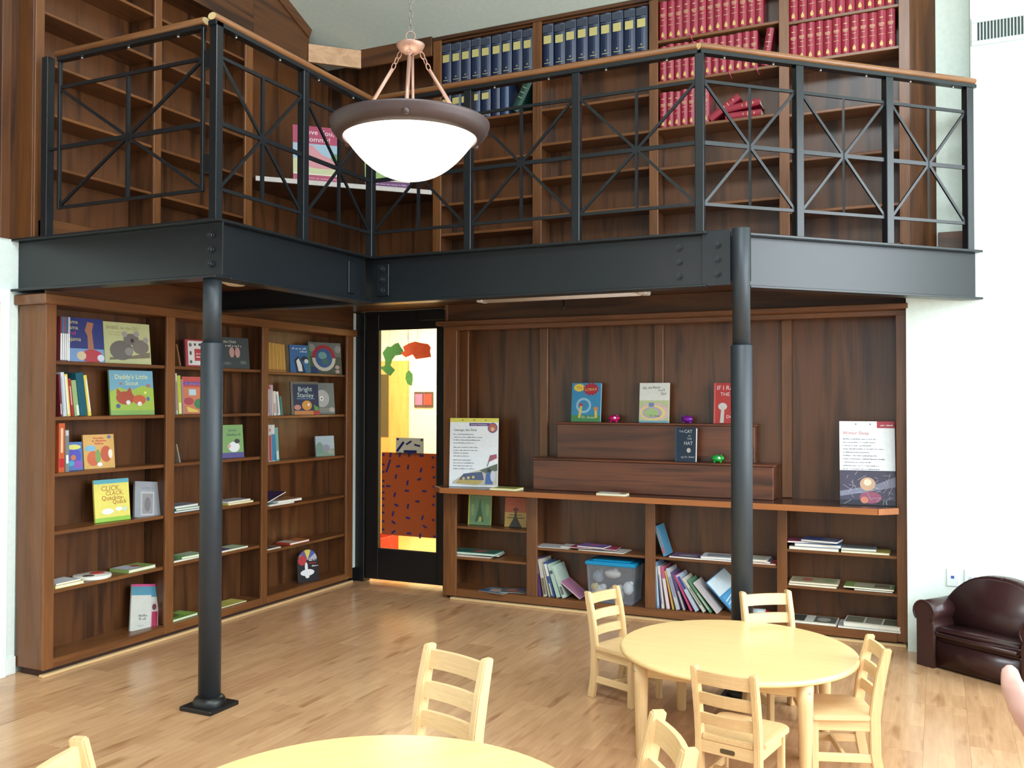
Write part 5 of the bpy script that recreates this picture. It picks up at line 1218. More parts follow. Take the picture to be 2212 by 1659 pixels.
# ================================================================== SMALL THINGS IN THE WALL UNIT
def toy(label, x, y, z, c, rot):
    t = thing('toy_animal', label, 'toy', (x, y, z), None, rot)
    mt = pm(c, 0.3)
    bm = bmesh.new(); bm_ball(bm, (0, 0, 0.031), 0.030, 16, 10, (1.45, 0.95, 0.85)); new_obj('body', bm, mt, t, world=False)
    bm = bmesh.new(); bm_ball(bm, (0.030, -0.006, 0.034), 0.018, 12, 8, (1, 1, 0.9)); new_obj('head', bm, mt, t, world=False)
    for sx in (-0.022, 0.022):
        for sy in (-0.014, 0.014):
            bm = bmesh.new(); bm_ball(bm, (sx, sy, 0.007), 0.008, 8, 6, (1, 1, 0.85)); new_obj('foot', bm, mt, t, world=False)
    for sy in (-0.018, 0.008):
        bm = bmesh.new(); bm_ball(bm, (0.026, sy, 0.052), 0.007, 8, 6, (0.7, 0.8, 1.1)); new_obj('ear', bm, mt, t, world=False)
    bm = bmesh.new(); bm_ball(bm, (0.012, -0.0255, 0.036), 0.011, 10, 6, (1, 0.35, 0.8)); new_obj('white_mark', bm, pm((240, 236, 240), 0.4), t, world=False)
    return t
toy('small magenta toy animal between two picture books on the upper step', -2.244, 6.635, 1.428, (190, 20, 100), 0.1)
toy('small purple toy animal on the upper step left of the red book', -1.678, 6.635, 1.428, (120, 30, 150), PI - 0.1)
toy('small bright green toy animal on the lower step beside the dark blue book', -1.437, 6.545, 1.152, (30, 160, 60), 0.15)

# clear plastic bin with turquoise lid
bx0, bx1, by0, by1, bz = -2.405, -2.03, 6.462, 6.70, 0.0856
bn = thing('storage_bin', 'clear plastic storage bin with a turquoise lid on the low shelf', 'bin', ((bx0 + bx1) / 2, 6.58, bz))
clear = glass_pane('clear_plastic', (0.80, 0.84, 0.88), 0.10, 0.25)
nt = clear.node_tree; df = nt.nodes.new('ShaderNodeBsdfDiffuse'); df.inputs[0].default_value = lin((196, 206, 220))
m2_ = nt.nodes.new('ShaderNodeMixShader'); m2_.inputs[0].default_value = 0.16
old = nt.nodes['Material Output'].inputs[0].links[0].from_socket
nt.links.new(old, m2_.inputs[1]); nt.links.new(df.outputs[0], m2_.inputs[2]); nt.links.new(m2_.outputs[0], nt.nodes['Material Output'].inputs[0])


def frustum(bm, x0, x1, y0, y1, z0, z1, ins):
    lo = [(x0 + ins, y0 + ins, z0), (x1 - ins, y0 + ins, z0), (x1 - ins, y1 - ins, z0), (x0 + ins, y1 - ins, z0)]
    hi = [(x0, y0, z1), (x1, y0, z1), (x1, y1, z1), (x0, y1, z1)]
    return lo, hi
bm = bmesh.new()
lo, hi = frustum(bm, bx0, bx1, by0, by1, bz, 0.372, 0.015)
L0 = [bm.verts.new(p) for p in lo]; H0 = [bm.verts.new(p) for p in hi]
bm.faces.new(list(reversed(L0)))
for i in range(4):
    bm.faces.new((L0[i], L0[(i + 1) % 4], H0[(i + 1) % 4], H0[i]))
bmesh.ops.bevel(bm, geom=[e for e in bm.edges if not e.is_boundary], offset=0.012, segments=2, affect='EDGES')
new_obj('tub', bm, clear, bn)
bm = bmesh.new(); bm_box(bm, bx0 - 0.008, bx1 + 0.008, by0 - 0.008, by1 + 0.002, 0.366, 0.395); new_obj('lid', bm, pm((20, 140, 186), 0.35), bn, 0.008, seg=2)
bm = bmesh.new(); bm_box(bm, bx0 + 0.04, bx1 - 0.04, by0 + 0.03, by1 - 0.04, 0.395, 0.403); new_obj('lid_panel', bm, pm((26, 150, 196), 0.35), bn, 0.004)
soft = [((-2.33, 6.56, 0.15), 0.06, (1, 0.8, 0.9), (206, 204, 200), 'grey white'), ((-2.20, 6.56, 0.15), 0.065, (1, 0.8, 0.9), (190, 180, 170), 'beige'), ((-2.10, 6.545, 0.20), 0.045, (0.9, 0.7, 1.1), (240, 240, 240), 'bright white'), ((-2.22, 6.54, 0.30), 0.05, (1.3, 0.8, 0.7), (226, 210, 200), 'cream'), ((-2.34, 6.56, 0.27), 0.05, (0.9, 0.9, 1.0), (150, 156, 166), 'slate grey'), ((-2.36, 6.53, 0.19), 0.03, (1, 0.8, 1), (206, 180, 110), 'tan')]
for (c, r, sq, colr, nm) in soft:
    o = bmesh.new(); bm_ball(o, c, r, 14, 10, sq)
    rnd = random.Random(int(c[0] * 1000))
    for v in o.verts:
        v.co += Vector((rnd.uniform(-1, 1), rnd.uniform(-1, 1), rnd.uniform(-1, 1))) * r * 0.06
    t = thing('soft_toy', '%s soft toy seen through the clear storage bin' % nm, 'soft toy', c, 'soft toys in the plastic bin')
    new_obj('body', o, pm(colr, 0.9), t)
    b2_ = bmesh.new(); bm_ball(b2_, (c[0] + r * 0.5, c[1] - r * 0.1, c[2] + r * 0.75 * sq[2]), r * 0.42, 10, 8); new_obj('head', b2_, pm(colr, 0.9), t)
# odds and ends on the floor shelf behind the far chair
t = thing('toy_tube', 'clear and red plastic toy lying behind the far chair', 'toy', (-1.08, 6.54, 0.0856))
bm = bmesh.new(); bm_tube(bm, [(-1.19, 6.52, 0.117), (-1.10, 6.53, 0.117)], 0.03, 14); new_obj('clear_body', bm, pm((186, 196, 200), 0.2), t)
bm = bmesh.new(); bm_tube(bm, [(-1.10, 6.53, 0.117), (-1.02, 6.53, 0.10)], [0.026, 0.012], 12); new_obj('red_end', bm, pm((200, 40, 50), 0.3), t)

# ================================================================== BLACK DOOR WITH THE ROOM BEHIND
dr = thing('door_1', 'black glazed door in the corner beside the long wall unit', 'door', (-4.2, 6.77, 0)); dr['kind'] = 'structure'
DY = 6.77
GX0, GX1, GZ0, GZ1 = -4.456, -3.862, 0.298, 2.21
DXa, DXb = -4.585, -3.80
box_obj('stile', DXa, GX0, DY, DY + 0.045, 0.028, 2.3445, BLACK, dr)
box_obj('stile', GX1, DXb, DY, DY + 0.045, 0.028, 2.3445, BLACK, dr)
box_obj('bottom_rail', GX0, GX1, DY, DY + 0.045, 0.028, GZ0, BLACK, dr)
box_obj('top_rail', GX0, GX1, DY, DY + 0.045, GZ1, 2.3445, BLACK, dr)
gl = box_obj('pane', GX0, GX1, DY + 0.02, DY + 0.026, GZ0, GZ1, glass_pane('door_glass', (1, 1, 1), 0.05), dr, 0)
bm = bmesh.new()
for (x0, x1, z0, z1) in ((GX0 - 0.006, GX0 + 0.006, GZ0, GZ1), (GX1 - 0.006, GX1 + 0.006, GZ0, GZ1), (GX0, GX1, GZ0 - 0.006, GZ0 + 0.006), (GX0, GX1, GZ1 - 0.006, GZ1 + 0.006)):
    bm_box(bm, x0, x1, DY - 0.006, DY, z0, z1)
new_obj('glazing_bead', bm, pm((40, 38, 34), 0.35), dr)
for z in (0.42, 1.22, 2.03):
    bm = bmesh.new(); bm_tube(bm, [(DXa - 0.012, DY - 0.008, z - 0.05), (DXa - 0.012, DY - 0.008, z + 0.05)], 0.008, 10); new_obj('hinge', bm, pm((120, 126, 130), 0.3, 0.8), dr)
box_obj('frame', -4.685, DXa - 0.004, DY - 0.02, 6.85, 0.0, 2.365, BLACK, dr)
box_obj('frame', DXb + 0.004, -3.64, DY - 0.02, 6.80, 0.0, 2.365, BLACK, dr)
box_obj('frame_head', DXa - 0.004, DXb + 0.004, DY - 0.02, 6.85, 2.345, 2.368, BLACK, dr)
box_obj('door_closer', -4.02, -3.66, DY - 0.07, DY - 0.02, 2.27, 2.36, BLACK, dr, 0.006)

# brown paper sheet taped on the glass; thin enough to glow with the room behind it
paper_mat = bpy.data.materials.new('brown_paper'); paper_mat.use_nodes = True
nt = paper_mat.node_tree; b = nt.nodes['Principled BSDF']; b.inputs['Base Color'].default_value = lin((172, 110, 64)); b.inputs['Roughness'].default_value = 0.8
tl = nt.nodes.new('ShaderNodeBsdfTranslucent'); tl.inputs[0].default_value = lin((172, 110, 64))
mxs = nt.nodes.new('ShaderNodeMixShader'); mxs.inputs[0].default_value = 0.6
nt.links.new(b.outputs[0], mxs.inputs[1]); nt.links.new(tl.outputs[0], mxs.inputs[2]); nt.links.new(mxs.outputs[0], nt.nodes['Material Output'].inputs[0])
bp_ = thing('paper_sheet', 'orange brown paper sheet with blue tape pieces stuck on the door glass', 'paper', (-4.15, DY + 0.016, 0.42))
PX0, PX1, PZ0, PZ1 = -4.428, -3.868, 0.42, 1.138
box_obj('sheet', PX0, PX1, DY + 0.0165, DY + 0.0175, PZ0, PZ1, paper_mat, bp_, 0)
tapes = [(0.03, .03, 0), (.16, .03, 80), (.33, .025, 80), (.5, .02, 80), (.72, .03, 0), (.92, .045, 0), (.12, .165, 70), (.30, .165, 10), (.48, .17, 80), (.71, .2, 75), (.92, .16, 0), (.03, .15, 0), (.03, .24, 0), (.26, .29, 80), (.68, .31, 20), (.94, .28, 0), (.03, .35, 0), (.47, .36, 80), (.03, .415, 0), (.12, .41, 0), (.46, .455, 0), (.77, .45, 0), (.94, .39, 0), (.24, .51, 70), (.03, .49, 0), (.94, .505, 0), (.03, .565, 0), (.65, .575, 0), (.93, .605, 0), (.27, .635, -20), (.48, .64, 80), (.03, .65, 0), (.03, .735, 0), (.21, .74, 75), (.48, .78, -10), (.74, .765, 75), (.93, .785, 0), (.03, .84, 0), (.22, .845, -30), (.78, .87, -25), (.03, .94, 0), (.22, .96, 30), (.5, .965, 0), (.7, .985, 80), (.95, .98, 0)]
tm = pm((34, 40, 110), 0.5)
for (u, v, a) in tapes:
    x, z = PX0 + u * (PX1 - PX0), PZ1 - v * (PZ1 - PZ0); l = 0.042 if (u, v) != (.12, .165) else 0.12
    l = l if 0.1 < u < 0.9 else 0.024
    a = math.radians(a); bm = bmesh.new()
    bm_bar(bm, (x - l / 2 * math.cos(a), DY + 0.0155, z - l / 2 * math.sin(a)), (x + l / 2 * math.cos(a), DY + 0.0155, z + l / 2 * math.sin(a)), 0.0008, 0.018, (0, 0.001, 1) if abs(math.cos(a)) > 0.3 else (1, 0, 0))
    new_obj('tape_piece', bm, tm, bp_)
wp_ = thing('paper_sheet', 'small cream paper with blue tape marks above the brown sheet', 'paper', (-4.13, DY + 0.016, 1.13))
box_obj('sheet', -4.285, -4.005, DY + 0.0180, DY + 0.0188, 1.12, 1.268, pm((224, 220, 196), 0.7), wp_, 0)
for (x, z, l, a, w_) in ((-4.24, 1.19, 0.11, 50, 0.022), (-4.155, 1.225, 0.06, 30, 0.016), (-4.07, 1.205, 0.06, -12, 0.016), (-4.14, 1.15, 0.13, 0, 0.024), (-4.265, 1.255, 0.02, 0, 0.018), (-4.025, 1.252, 0.02, 0, 0.018)):
    a = math.radians(a); bm = bmesh.new()
    bm_bar(bm, (x - l / 2 * math.cos(a), DY + 0.0172, z - l / 2 * math.sin(a)), (x + l / 2 * math.cos(a), DY + 0.0172, z + l / 2 * math.sin(a)), 0.0008, w_)
    new_obj('tape_piece', bm, tm, wp_)

# the lit classroom beyond
WARM = pm((242, 236, 214), 0.7, 0, 'warm_wall_paint')
AX0, AX1, AY1 = -7.3, -3.2, 9.35
shell('wall_classroom', [(AX0 - 0.1, AX1 + 0.1, AY1, AY1 + 0.1, 0, 2.75), (AX0 - 0.1, AX0, 6.95, AY1, 0, 2.75), (AX1, AX1 + 0.1, 6.95, AY1, 0, 2.75), (AX0, XL - 0.1, 6.85, 6.95, 0, 2.75)], WARM, 'cream wall of the lit room behind the door')
shell('ceiling_classroom', [(AX0 - 0.1, AX1 + 0.1, 6.95, AY1 + 0.1, 2.75, 2.85)], WARM)
shell('floor_classroom', [(AX0 - 0.1, AX1 + 0.1, 7.0, AY1 + 0.1, -0.08, 0.0)], wood('yellow_floor', (214, 160, 84), (240, 196, 120), 'y', 0.3, 1, 0.4, 0.1))
area_light('classroom_ceiling_light', (-5.0, 8.1, 2.70), 1.6, 1.2, 120, (1.0, 0.90, 0.66), (0, 0, -1))
idr = shell('door_3', [(-6.085, -5.72, AY1 - 0.05, AY1, 0.0, 2.06)], wood('classroom_door', (206, 150, 80), (232, 184, 110), 'z', 0.4, 1, 0.6, 0.1), 'pale wooden door in the lit room')
box_obj('pane', -6.08, -5.975, AY1 - 0.056, AY1 - 0.05, 1.15, 1.9, pm((88, 76, 44), 0.3), idr, 0)
pc = thing('wall_picture', 'dark framed picture with a purple and a red square in the lit room', 'picture', (-5.51, AY1, 1.5))
box_obj('frame', -5.64, -5.385, AY1 - 0.02, AY1, 1.505, 1.69, pm((86, 64, 56), 0.6), pc)
box_obj('purple_square', -5.625, -5.525, AY1 - 0.024, AY1 - 0.02, 1.535, 1.665, pm((166, 110, 150), 0.6), pc, 0)
box_obj('red_square', -5.505, -5.40, AY1 - 0.024, AY1 - 0.02, 1.535, 1.665, pm((226, 70, 56), 0.6), pc, 0)
tb = thing('red_crate', 'red crate low behind the door glass at the left', 'crate', (-5.25, 7.93, 0))
bm = bmesh.new()
for (x0, x1, y0, y1, z0, z1) in ((-5.42, -5.09, 7.75, 7.77, 0, 0.2), (-5.42, -5.09, 8.1, 8.12, 0, 0.2), (-5.42, -5.40, 7.77, 8.1, 0, 0.2), (-5.11, -5.09, 7.77, 8.1, 0, 0.2), (-5.40, -5.11, 7.77, 8.1, 0, 0.02)):
    bm_box(bm, x0, x1, y0, y1, z0, z1)
new_obj('crate_body', bm, pm((206, 66, 46), 0.5), tb)
box_obj('white_tag', -5.22, -5.14, 7.745, 7.75, 0.05, 0.15, pm((240, 232, 206), 0.6), tb, 0)


def leaf(label, pts, c, y, strings, cat='paper leaf'):
    """hanging paper cut-out: polygon in x,z with a little curl, on threads"""
    cx = sum(p[0] for p in pts) / len(pts); zt = max(p[1] for p in pts)
    t = thing('paper_leaf', label, cat, (cx, y, zt), 'paper leaves hanging behind the door')
    bm = bmesh.new()
    n = len(pts)
    A = [bm.verts.new((p[0], y + 0.02 * math.sin(9 * p[0] + 6 * p[1]), p[1])) for p in pts]
    ctr = bm.verts.new((cx, y - 0.012, sum(p[1] for p in pts) / n))
    f = bm.faces.new(A)
    bm.verts.remove(ctr)
    r = bmesh.ops.extrude_face_region(bm, geom=[f])
    bmesh.ops.translate(bm, verts=[v for v in r['geom'] if isinstance(v, bmesh.types.BMVert)], vec=(0, 0.002, 0))
    bmesh.ops.triangulate(bm, faces=bm.faces[:])
    bmesh.ops.recalc_face_normals(bm, faces=bm.faces[:])
    new_obj('cutout', bm, pm(c, 0.7), t)
    for (x, z, x2) in strings:
        bm = bmesh.new(); bm_tube(bm, [(x, y, z), (x2, y, 2.74)], 0.0016, 5); new_obj('thread', bm, pm((60, 50, 40), 0.8), t)
LYY = 7.25
G1 = [(-4.709, 1.968), (-4.708, 1.916), (-4.76, 1.903), (-4.677, 1.833), (-4.647, 1.82), (-4.601, 1.875), (-4.652, 1.919), (-4.632, 1.975), (-4.597, 2.009), (-4.526, 2.016), (-4.496, 2.054), (-4.526, 2.085), (-4.552, 2.129), (-4.597, 2.121), (-4.648, 2.092), (-4.689, 2.098), (-4.74, 2.038)]
leaf('dark green paper leaf with a hooked stem hanging behind the door glass', G1, (60, 124, 62), LYY, [(-4.653, 2.097, -4.654)])
O1 = [(-4.486, 2.05), (-4.536, 2.03), (-4.476, 1.99), (-4.391, 2.014), (-4.356, 1.97), (-4.248, 1.981), (-4.195, 1.989), (-4.209, 2.036), (-4.205, 2.078), (-4.234, 2.108), (-4.298, 2.118), (-4.362, 2.133), (-4.431, 2.117), (-4.501, 2.089)]
leaf('orange red paper leaf hanging behind the door glass', O1, (228, 88, 50), LYY, [(-4.347, 2.128, -4.338), (-4.446, 2.113, -4.482)])
G2 = [(-4.48, 1.844), (-4.49, 1.793), (-4.465, 1.741), (-4.42, 1.724), (-4.405, 1.783), (-4.405, 1.835), (-4.445, 1.873)]
leaf('small light green paper leaf hanging below the orange one', G2, (116, 196, 106), LYY, [(-4.445, 1.869, -4.447)])

# ================================================================== LIGHTS UNDER THE BALCONY, VENT, OUTLETS
fl = thing('fluorescent_fixture', 'long slim white fluorescent fixture under the balcony', 'light fixture', (-2.44, 6.05, 2.37))
box_obj('housing', -3.06, -1.84, 6.0, 6.12, 2.345, 2.37, pm((206, 196, 190), 0.5), fl, 0.004)
bm = bmesh.new(); bm_tube(bm, [(-3.05, 6.03, 2.332), (-1.86, 6.03, 2.332)], 0.013, 12); new_obj('tube', bm, pm((226, 214, 206), 0.3), fl)
bm = bmesh.new(); bm_tube(bm, [(-3.05, 6.09, 2.332), (-1.86, 6.09, 2.332)], 0.013, 12); new_obj('tube', bm, pm((226, 214, 206), 0.3), fl)
box_obj('end_cap', -1.86, -1.80, 6.0, 6.12, 2.32, 2.37, pm((226, 220, 214), 0.5), fl, 0.008)
box_obj('end_cap', -3.10, -3.05, 6.0, 6.12, 2.32, 2.37, pm((226, 220, 214), 0.5), fl, 0.008)
hk = thing('hanging_bracket', 'small black bracket hanging under the slim white fixture', 'bracket', (-2.46, 6.15, 2.37))
bm = bmesh.new(); bm_tube(bm, [(-2.46, 6.15, 2.37), (-2.46, 6.15, 2.30), (-2.45, 6.14, 2.27), (-2.46, 6.13, 2.25)], 0.008, 8); new_obj('hook', bm, BLACK, hk)
bm = bmesh.new(); bm_lathe(bm, [(0, 2.372), (0.028, 2.37), (0.024, 2.358), (0, 2.358)], 14, -2.46, 6.15); new_obj('mount', bm, BLACK, hk)
dl = thing('round_downlight', 'round cream downlight under the balcony behind the left column', 'light fixture', (-4.01, 4.47, 2.37))
bm = bmesh.new(); bm_lathe(bm, [(0, 2.31), (0.05, 2.314), (0.085, 2.33), (0.10, 2.355)], 28, -4.01, 4.47); new_obj('lens', bm, pm((226, 206, 180), 0.4), dl)
bm = bmesh.new(); bm_lathe(bm, [(0.10, 2.37), (0.108, 2.37), (0.108, 2.35), (0.10, 2.348)], 28, -4.01, 4.47); new_obj('rim', bm, pm((206, 186, 160), 0.4), dl)

vt = thing('air_vent', 'white wall vent with upright slats high on the right wall', 'vent', (0.5, 6.36, 3.9))
VX0, VX1, VZ0, VZ1, VY = 0.194, 0.86, 3.817, 3.99, 6.38
vm = pm((186, 198, 194), 0.5)
for (x0, x1, z0, z1) in ((VX0, VX1, VZ1 - 0.03, VZ1), (VX0, VX1, VZ0, VZ0 + 0.03), (VX0, VX0 + 0.035, VZ0 + 0.03, VZ1 - 0.03), (VX1 - 0.035, VX1, VZ0 + 0.03, VZ1 - 0.03)):
    box_obj('frame', x0, x1, VY - 0.014, VY, z0, z1, vm, vt)
box_obj('duct', VX0 + 0.03, VX1 - 0.03, VY - 0.003, VY - 0.001, VZ0 + 0.025, VZ1 - 0.025, pm((70, 76, 76), 0.7), vt, 0)
x = VX0 + 0.05
while x < VX1 - 0.04:
    bm = bmesh.new(); bm_bar(bm, (x, VY - 0.008, VZ0 + 0.03), (x, VY - 0.008, VZ1 - 0.03), 0.003, 0.011, (0.6, 1, 0)); new_obj('slat', bm, vm, vt)
    x += 0.0185
for (x0, x1, lab) in ((0.035, 0.105, 'white outlet plate with a small blue port left of the sofa back'), (0.135, 0.205, 'plain white outlet plate partly behind the sofa back')):
    yo = 6.38
    t = thing('outlet_plate', lab, 'outlet', ((x0 + x1) / 2, yo, 0.49))
    box_obj('plate', x0, x1, yo - 0.007, yo, 0.435, 0.548, pm((222, 230, 228), 0.4), t)
    box_obj('port', x0 + 0.026, x0 + 0.044, yo - 0.009, yo - 0.007, 0.485, 0.502, pm((60, 90, 170) if x0 < 0.1 else (190, 196, 196), 0.4), t, 0)

# ================================================================== PENDANT LAMP
PXc, PYc = -1.855, 3.033
pd = thing('pendant_lamp', 'bowl pendant lamp with a bronze rim hanging on a chain', 'lamp', (PXc, PYc, 2.45))
BRZ = pm((74, 60, 60), 0.45, 0.3, 'aged_bronze'); COPPER = pm((160, 122, 106), 0.4, 0.4, 'pale_bronze')
bm = bmesh.new(); bm_lathe(bm, [(0.258, 2.610), (0.262, 2.606), (0.290, 2.622), (0.303, 2.640), (0.306, 2.655), (0.309, 2.660), (0.309, 2.668), (0.303, 2.670), (0.303, 2.664), (0.285, 2.645), (0.262, 2.628), (0.258, 2.628), (0.258, 2.610)], 64, PXc, PYc); new_obj('rim', bm, BRZ, pd)
bm = bmesh.new()
n = 12
bm_lathe(bm, [(0.0, 2.452)] + [(0.262 * i / n, 2.628 - 0.176 * (1 - (i / n) ** 2.3)) for i in range(1, n + 1)], 56, PXc, PYc)
new_obj('glass_bowl', bm, glow('lit_alabaster_glass', (255, 246, 228), 3.2), pd)
fwd = math.atan2(-PYc, -PXc)       # towards the room's entrance
for k in range(3):
    a = fwd - 0.05 + k * 2 * PI / 3
    ca, sa = math.cos(a), math.sin(a)
    bm = bmesh.new(); bm_ball(bm, (PXc + 0.297 * ca, PYc + 0.297 * sa, 2.628), 0.0125, 14, 10); new_obj('finial', bm, BRZ, pd)
    bm = bmesh.new(); bm_tube(bm, [(PXc + 0.285 * ca, PYc + 0.285 * sa, 2.648), (PXc + 0.082 * ca, PYc + 0.082 * sa, 2.90)], 0.0075, 10); new_obj('rod', bm, COPPER, pd)
    for j in range(3):
        rr = 0.078 - 0.013 * j; zz = 2.908 + 0.02 * j
        bm = bmesh.new()
        c = Vector((PXc + rr * ca, PYc + rr * sa, zz)); u = Vector((-0.4 * ca, -0.4 * sa, 0.9)).normalized(); s = Vector((-sa, ca, 0)) if j % 2 else Vector((-sa, ca, 0)).cross(u).normalized()
        bm_tube(bm, [c + u * (0.014 * math.cos(t)) + s * (0.009 * math.sin(t)) for t in [2 * PI * i / 12 for i in range(12)]], 0.0022, 6, closed=True); new_obj('chain_link', bm, COPPER, pd)
bm = bmesh.new(); bm_lathe(bm, [(0.0, 2.945), (0.028, 2.947), (0.046, 2.960), (0.055, 2.976), (0.055, 2.980), (0.030, 2.990), (0.010, 2.996), (0.0, 2.997)], 32, PXc, PYc); new_obj('canopy', bm, COPPER, pd)
bm = bmesh.new(); bm_tube(bm, [(PXc + 0.008, PYc + 0.01, 2.62), (PXc + 0.005, PYc + 0.006, 2.95)], 0.006, 8); new_obj('cord', bm, COPPER, pd)
bm = bmesh.new(); c = Vector((PXc, PYc, 3.013)); s = Vector((RT.x, RT.y, 0))
bm_tube(bm, [c + s * (0.018 * math.cos(t)) + Vector((0, 0, 0.018 * math.sin(t))) for t in [2 * PI * i / 18 for i in range(18)]], 0.002, 6, closed=True); new_obj('ring', bm, COPPER, pd)
zz = 3.043; k = 0
lk = None
ztop = zc(PYc)
while zz < ztop - 0.02:
    if lk is None:
        bm = bmesh.new(); bm_tube(bm, [Vector((0.0075 * math.sin(t), 0, 0.017 * math.cos(t))) for t in [2 * PI * i / 12 for i in range(12)]], 0.0019, 6, closed=True)
        lk = new_obj('chain_link', bm, pm((118, 110, 104), 0.4, 0.5), pd, world=False); o = lk
    else:
        o = lk.copy(); COL.objects.link(o)
    o.location = (0, 0, zz - 2.45); o.rotation_euler = (0, 0, 0.44 + (PI / 2 if k % 2 else 0)); k += 1; zz += 0.0275
bm = bmesh.new(); bm_lathe(bm, [(0, ztop - 0.04), (0.06, ztop - 0.02), (0.065, ztop + 0.02), (0, ztop + 0.02)], 24, PXc, PYc); new_obj('ceiling_rose', bm, COPPER, pd)

# ================================================================== FURNITURE
def rounded_rect(x0, x1, y0, y1, r, n=4):
    pts = []
    for cx, cy, a0 in ((x1 - r, y1 - r, 0), (x0 + r, y1 - r, PI / 2), (x0 + r, y0 + r, PI), (x1 - r, y0 + r, 1.5 * PI)):
        for i in range(n + 1):
            a = a0 + PI / 2 * i / n
            pts.append((cx + r * math.cos(a), cy + r * math.sin(a)))
    return pts


def make_chair(name, label):
    """ladder-back child's chair, 0.56 m high, seat towards +y, origin between the rear posts"""
    t = thing(name, label, 'chair')
    W = 0.12

    def post(sx):
        prof = [(-0.022, 0.0), (0.0, 0.12), (0.002, 0.27), (-0.008, 0.36), (-0.026, 0.46), (-0.050, 0.56)]
        bm = bmesh.new(); rings = []
        for (yy, zz_) in prof:
            d0 = 0.022 if zz_ < 0.5 else 0.018
            rings.append([bm.verts.new(p) for p in ((sx - 0.013, yy - d0, zz_), (sx + 0.013, yy - d0, zz_), (sx + 0.013, yy + d0, zz_), (sx - 0.013, yy + d0, zz_))])
        for a, b in zip(rings, rings[1:]):
            for i in range(4):
                bm.faces.new((a[i], a[(i + 1) % 4], b[(i + 1) % 4], b[i]))
        bm.faces.new(list(reversed(rings[0]))); bm.faces.new(rings[-1])
        bmesh.ops.recalc_face_normals(bm, faces=bm.faces[:])
        return new_obj('rear_post', bm, maple('z'), t, 0.004, world=False, seg=2)
    post(-W); post(W)
    for sx in (-W, W):
        bm = bmesh.new(); bm_box(bm, sx - 0.014, sx + 0.014, 0.232, 0.262, 0, 0.262); new_obj('front_leg', bm, maple('z'), t, 0.004, world=False, seg=2)
    seat = [(-0.106, -0.012), (0.106, -0.012), (0.106, 0.022), (0.140, 0.024)] + [(0.112 + 0.04 * math.cos(a), 0.248 + 0.04 * math.sin(a)) for a in [PI / 2 * i / 5 for i in range(6)]] + [(-0.112 + 0.04 * math.cos(a), 0.248 + 0.04 * math.sin(a)) for a in [PI / 2 + PI / 2 * i / 5 for i in range(6)]] + [(-0.140, 0.024), (-0.106, 0.022)]
    bm = bmesh.new(); bm_prism(bm, seat, 0.262, 0.284); new_obj('seat', bm, maple('y'), t, 0.004, world=False, seg=2)
    for (z0, z1, yb) in ((0.492, 0.545, -0.040), (0.408, 0.455, -0.020), (0.328, 0.372, -0.006)):
        bm = bmesh.new(); n = 6; ra = []
        for i in range(n + 1):
            x = -W + 0.010 + (2 * W - 0.020) * i / n
            bow = -0.012 * math.sin(PI * i / n)
            y0 = yb + bow
            dy = -0.008
            ra.append([bm.verts.new(p) for p in ((x, y0 - 0.007, z0), (x, y0 + 0.007, z0), (x, y0 + 0.007 + dy, z1), (x, y0 - 0.007 + dy, z1))])
        for a, b in zip(ra, ra[1:]):
            for i in range(4):
                bm.faces.new((a[i], a[(i + 1) % 4], b[(i + 1) % 4], b[i]))
        bm.faces.new(list(reversed(ra[0]))); bm.faces.new(ra[-1])
        bmesh.ops.recalc_face_normals(bm, faces=bm.faces[:])
        new_obj('back_slat', bm, maple('x'), t, world=False)
    bm = bmesh.new(); bm_box(bm, -W + 0.012, W - 0.012, -0.010, 0.006, 0.212, 0.262); ap = new_obj('rear_apron', bm, maple('x'), t, 0.002, world=False)
    bm = bmesh.new(); bm_prism(bm, rounded_rect(-0.030, 0.030, 0.225, 0.243, 0.006, 2), 0.0, 0.002)
    bmesh.ops.rotate(bm, verts=bm.verts, cent=(0, 0, 0), matrix=Matrix.Rotation(PI / 2, 3, 'X')); bmesh.ops.translate(bm, verts=bm.verts, vec=(0, -0.010, 0))
    new_obj('maker_plate', bm, pm((86, 70, 44), 0.5), ap, world=False)
    bm = bmesh.new(); bm_box(bm, -W + 0.014, W - 0.014, 0.24, 0.256, 0.215, 0.262); new_obj('front_apron', bm, maple('x'), t, 0.002, world=False)
    for sx in (-W, W):
        bm = bmesh.new(); bm_box(bm, sx - 0.008, sx + 0.008, 0.016, 0.234, 0.215, 0.262); new_obj('side_apron', bm, maple('y'), t, 0.002, world=False)
        bm = bmesh.new(); bm_box(bm, sx - 0.008, sx + 0.008, 0.012, 0.234, 0.085, 0.120); new_obj('side_stretcher', bm, maple('y'), t, 0.002, world=False)
    bm = bmesh.new(); bm_box(bm, -W + 0.008, W - 0.008, 0.115, 0.131, 0.090, 0.116); new_obj('cross_stretcher', bm, maple('x'), t, 0.002, world=False)
    return t
chair0 = make_chair('child_chair', 'x')
chairs = [((-1.644, 4.779), (0.934, -0.358), 1.0, 'pale wooden child chair left of the round table, nearest the plastic bin'),
          ((-0.806, 4.908), (0.58, -0.81), 1.06, 'pale wooden child chair behind the round table, in front of the right column'),
          ((-0.290, 4.241), (-0.944, -0.33), 1.0, 'pale wooden child chair at the right side of the round table'),
          ((-0.750, 3.600), (0.187, 0.982), 1.0, 'pale wooden child chair with its back to the viewer, a small plate on its apron'),
          ((-0.725, 2.470), (-0.85, -0.53), 1.23, 'pale wooden chair cut off at the bottom edge, right of the near table'),
          ((-1.606, 2.879), (-0.304, -0.953), 1.23, 'pale wooden chair standing behind the near table in the middle'),
          ((-1.996, 1.636), (0.93, 0.36), 1.23, 'pale wooden chair at the lower left corner, only its top corner showing')]
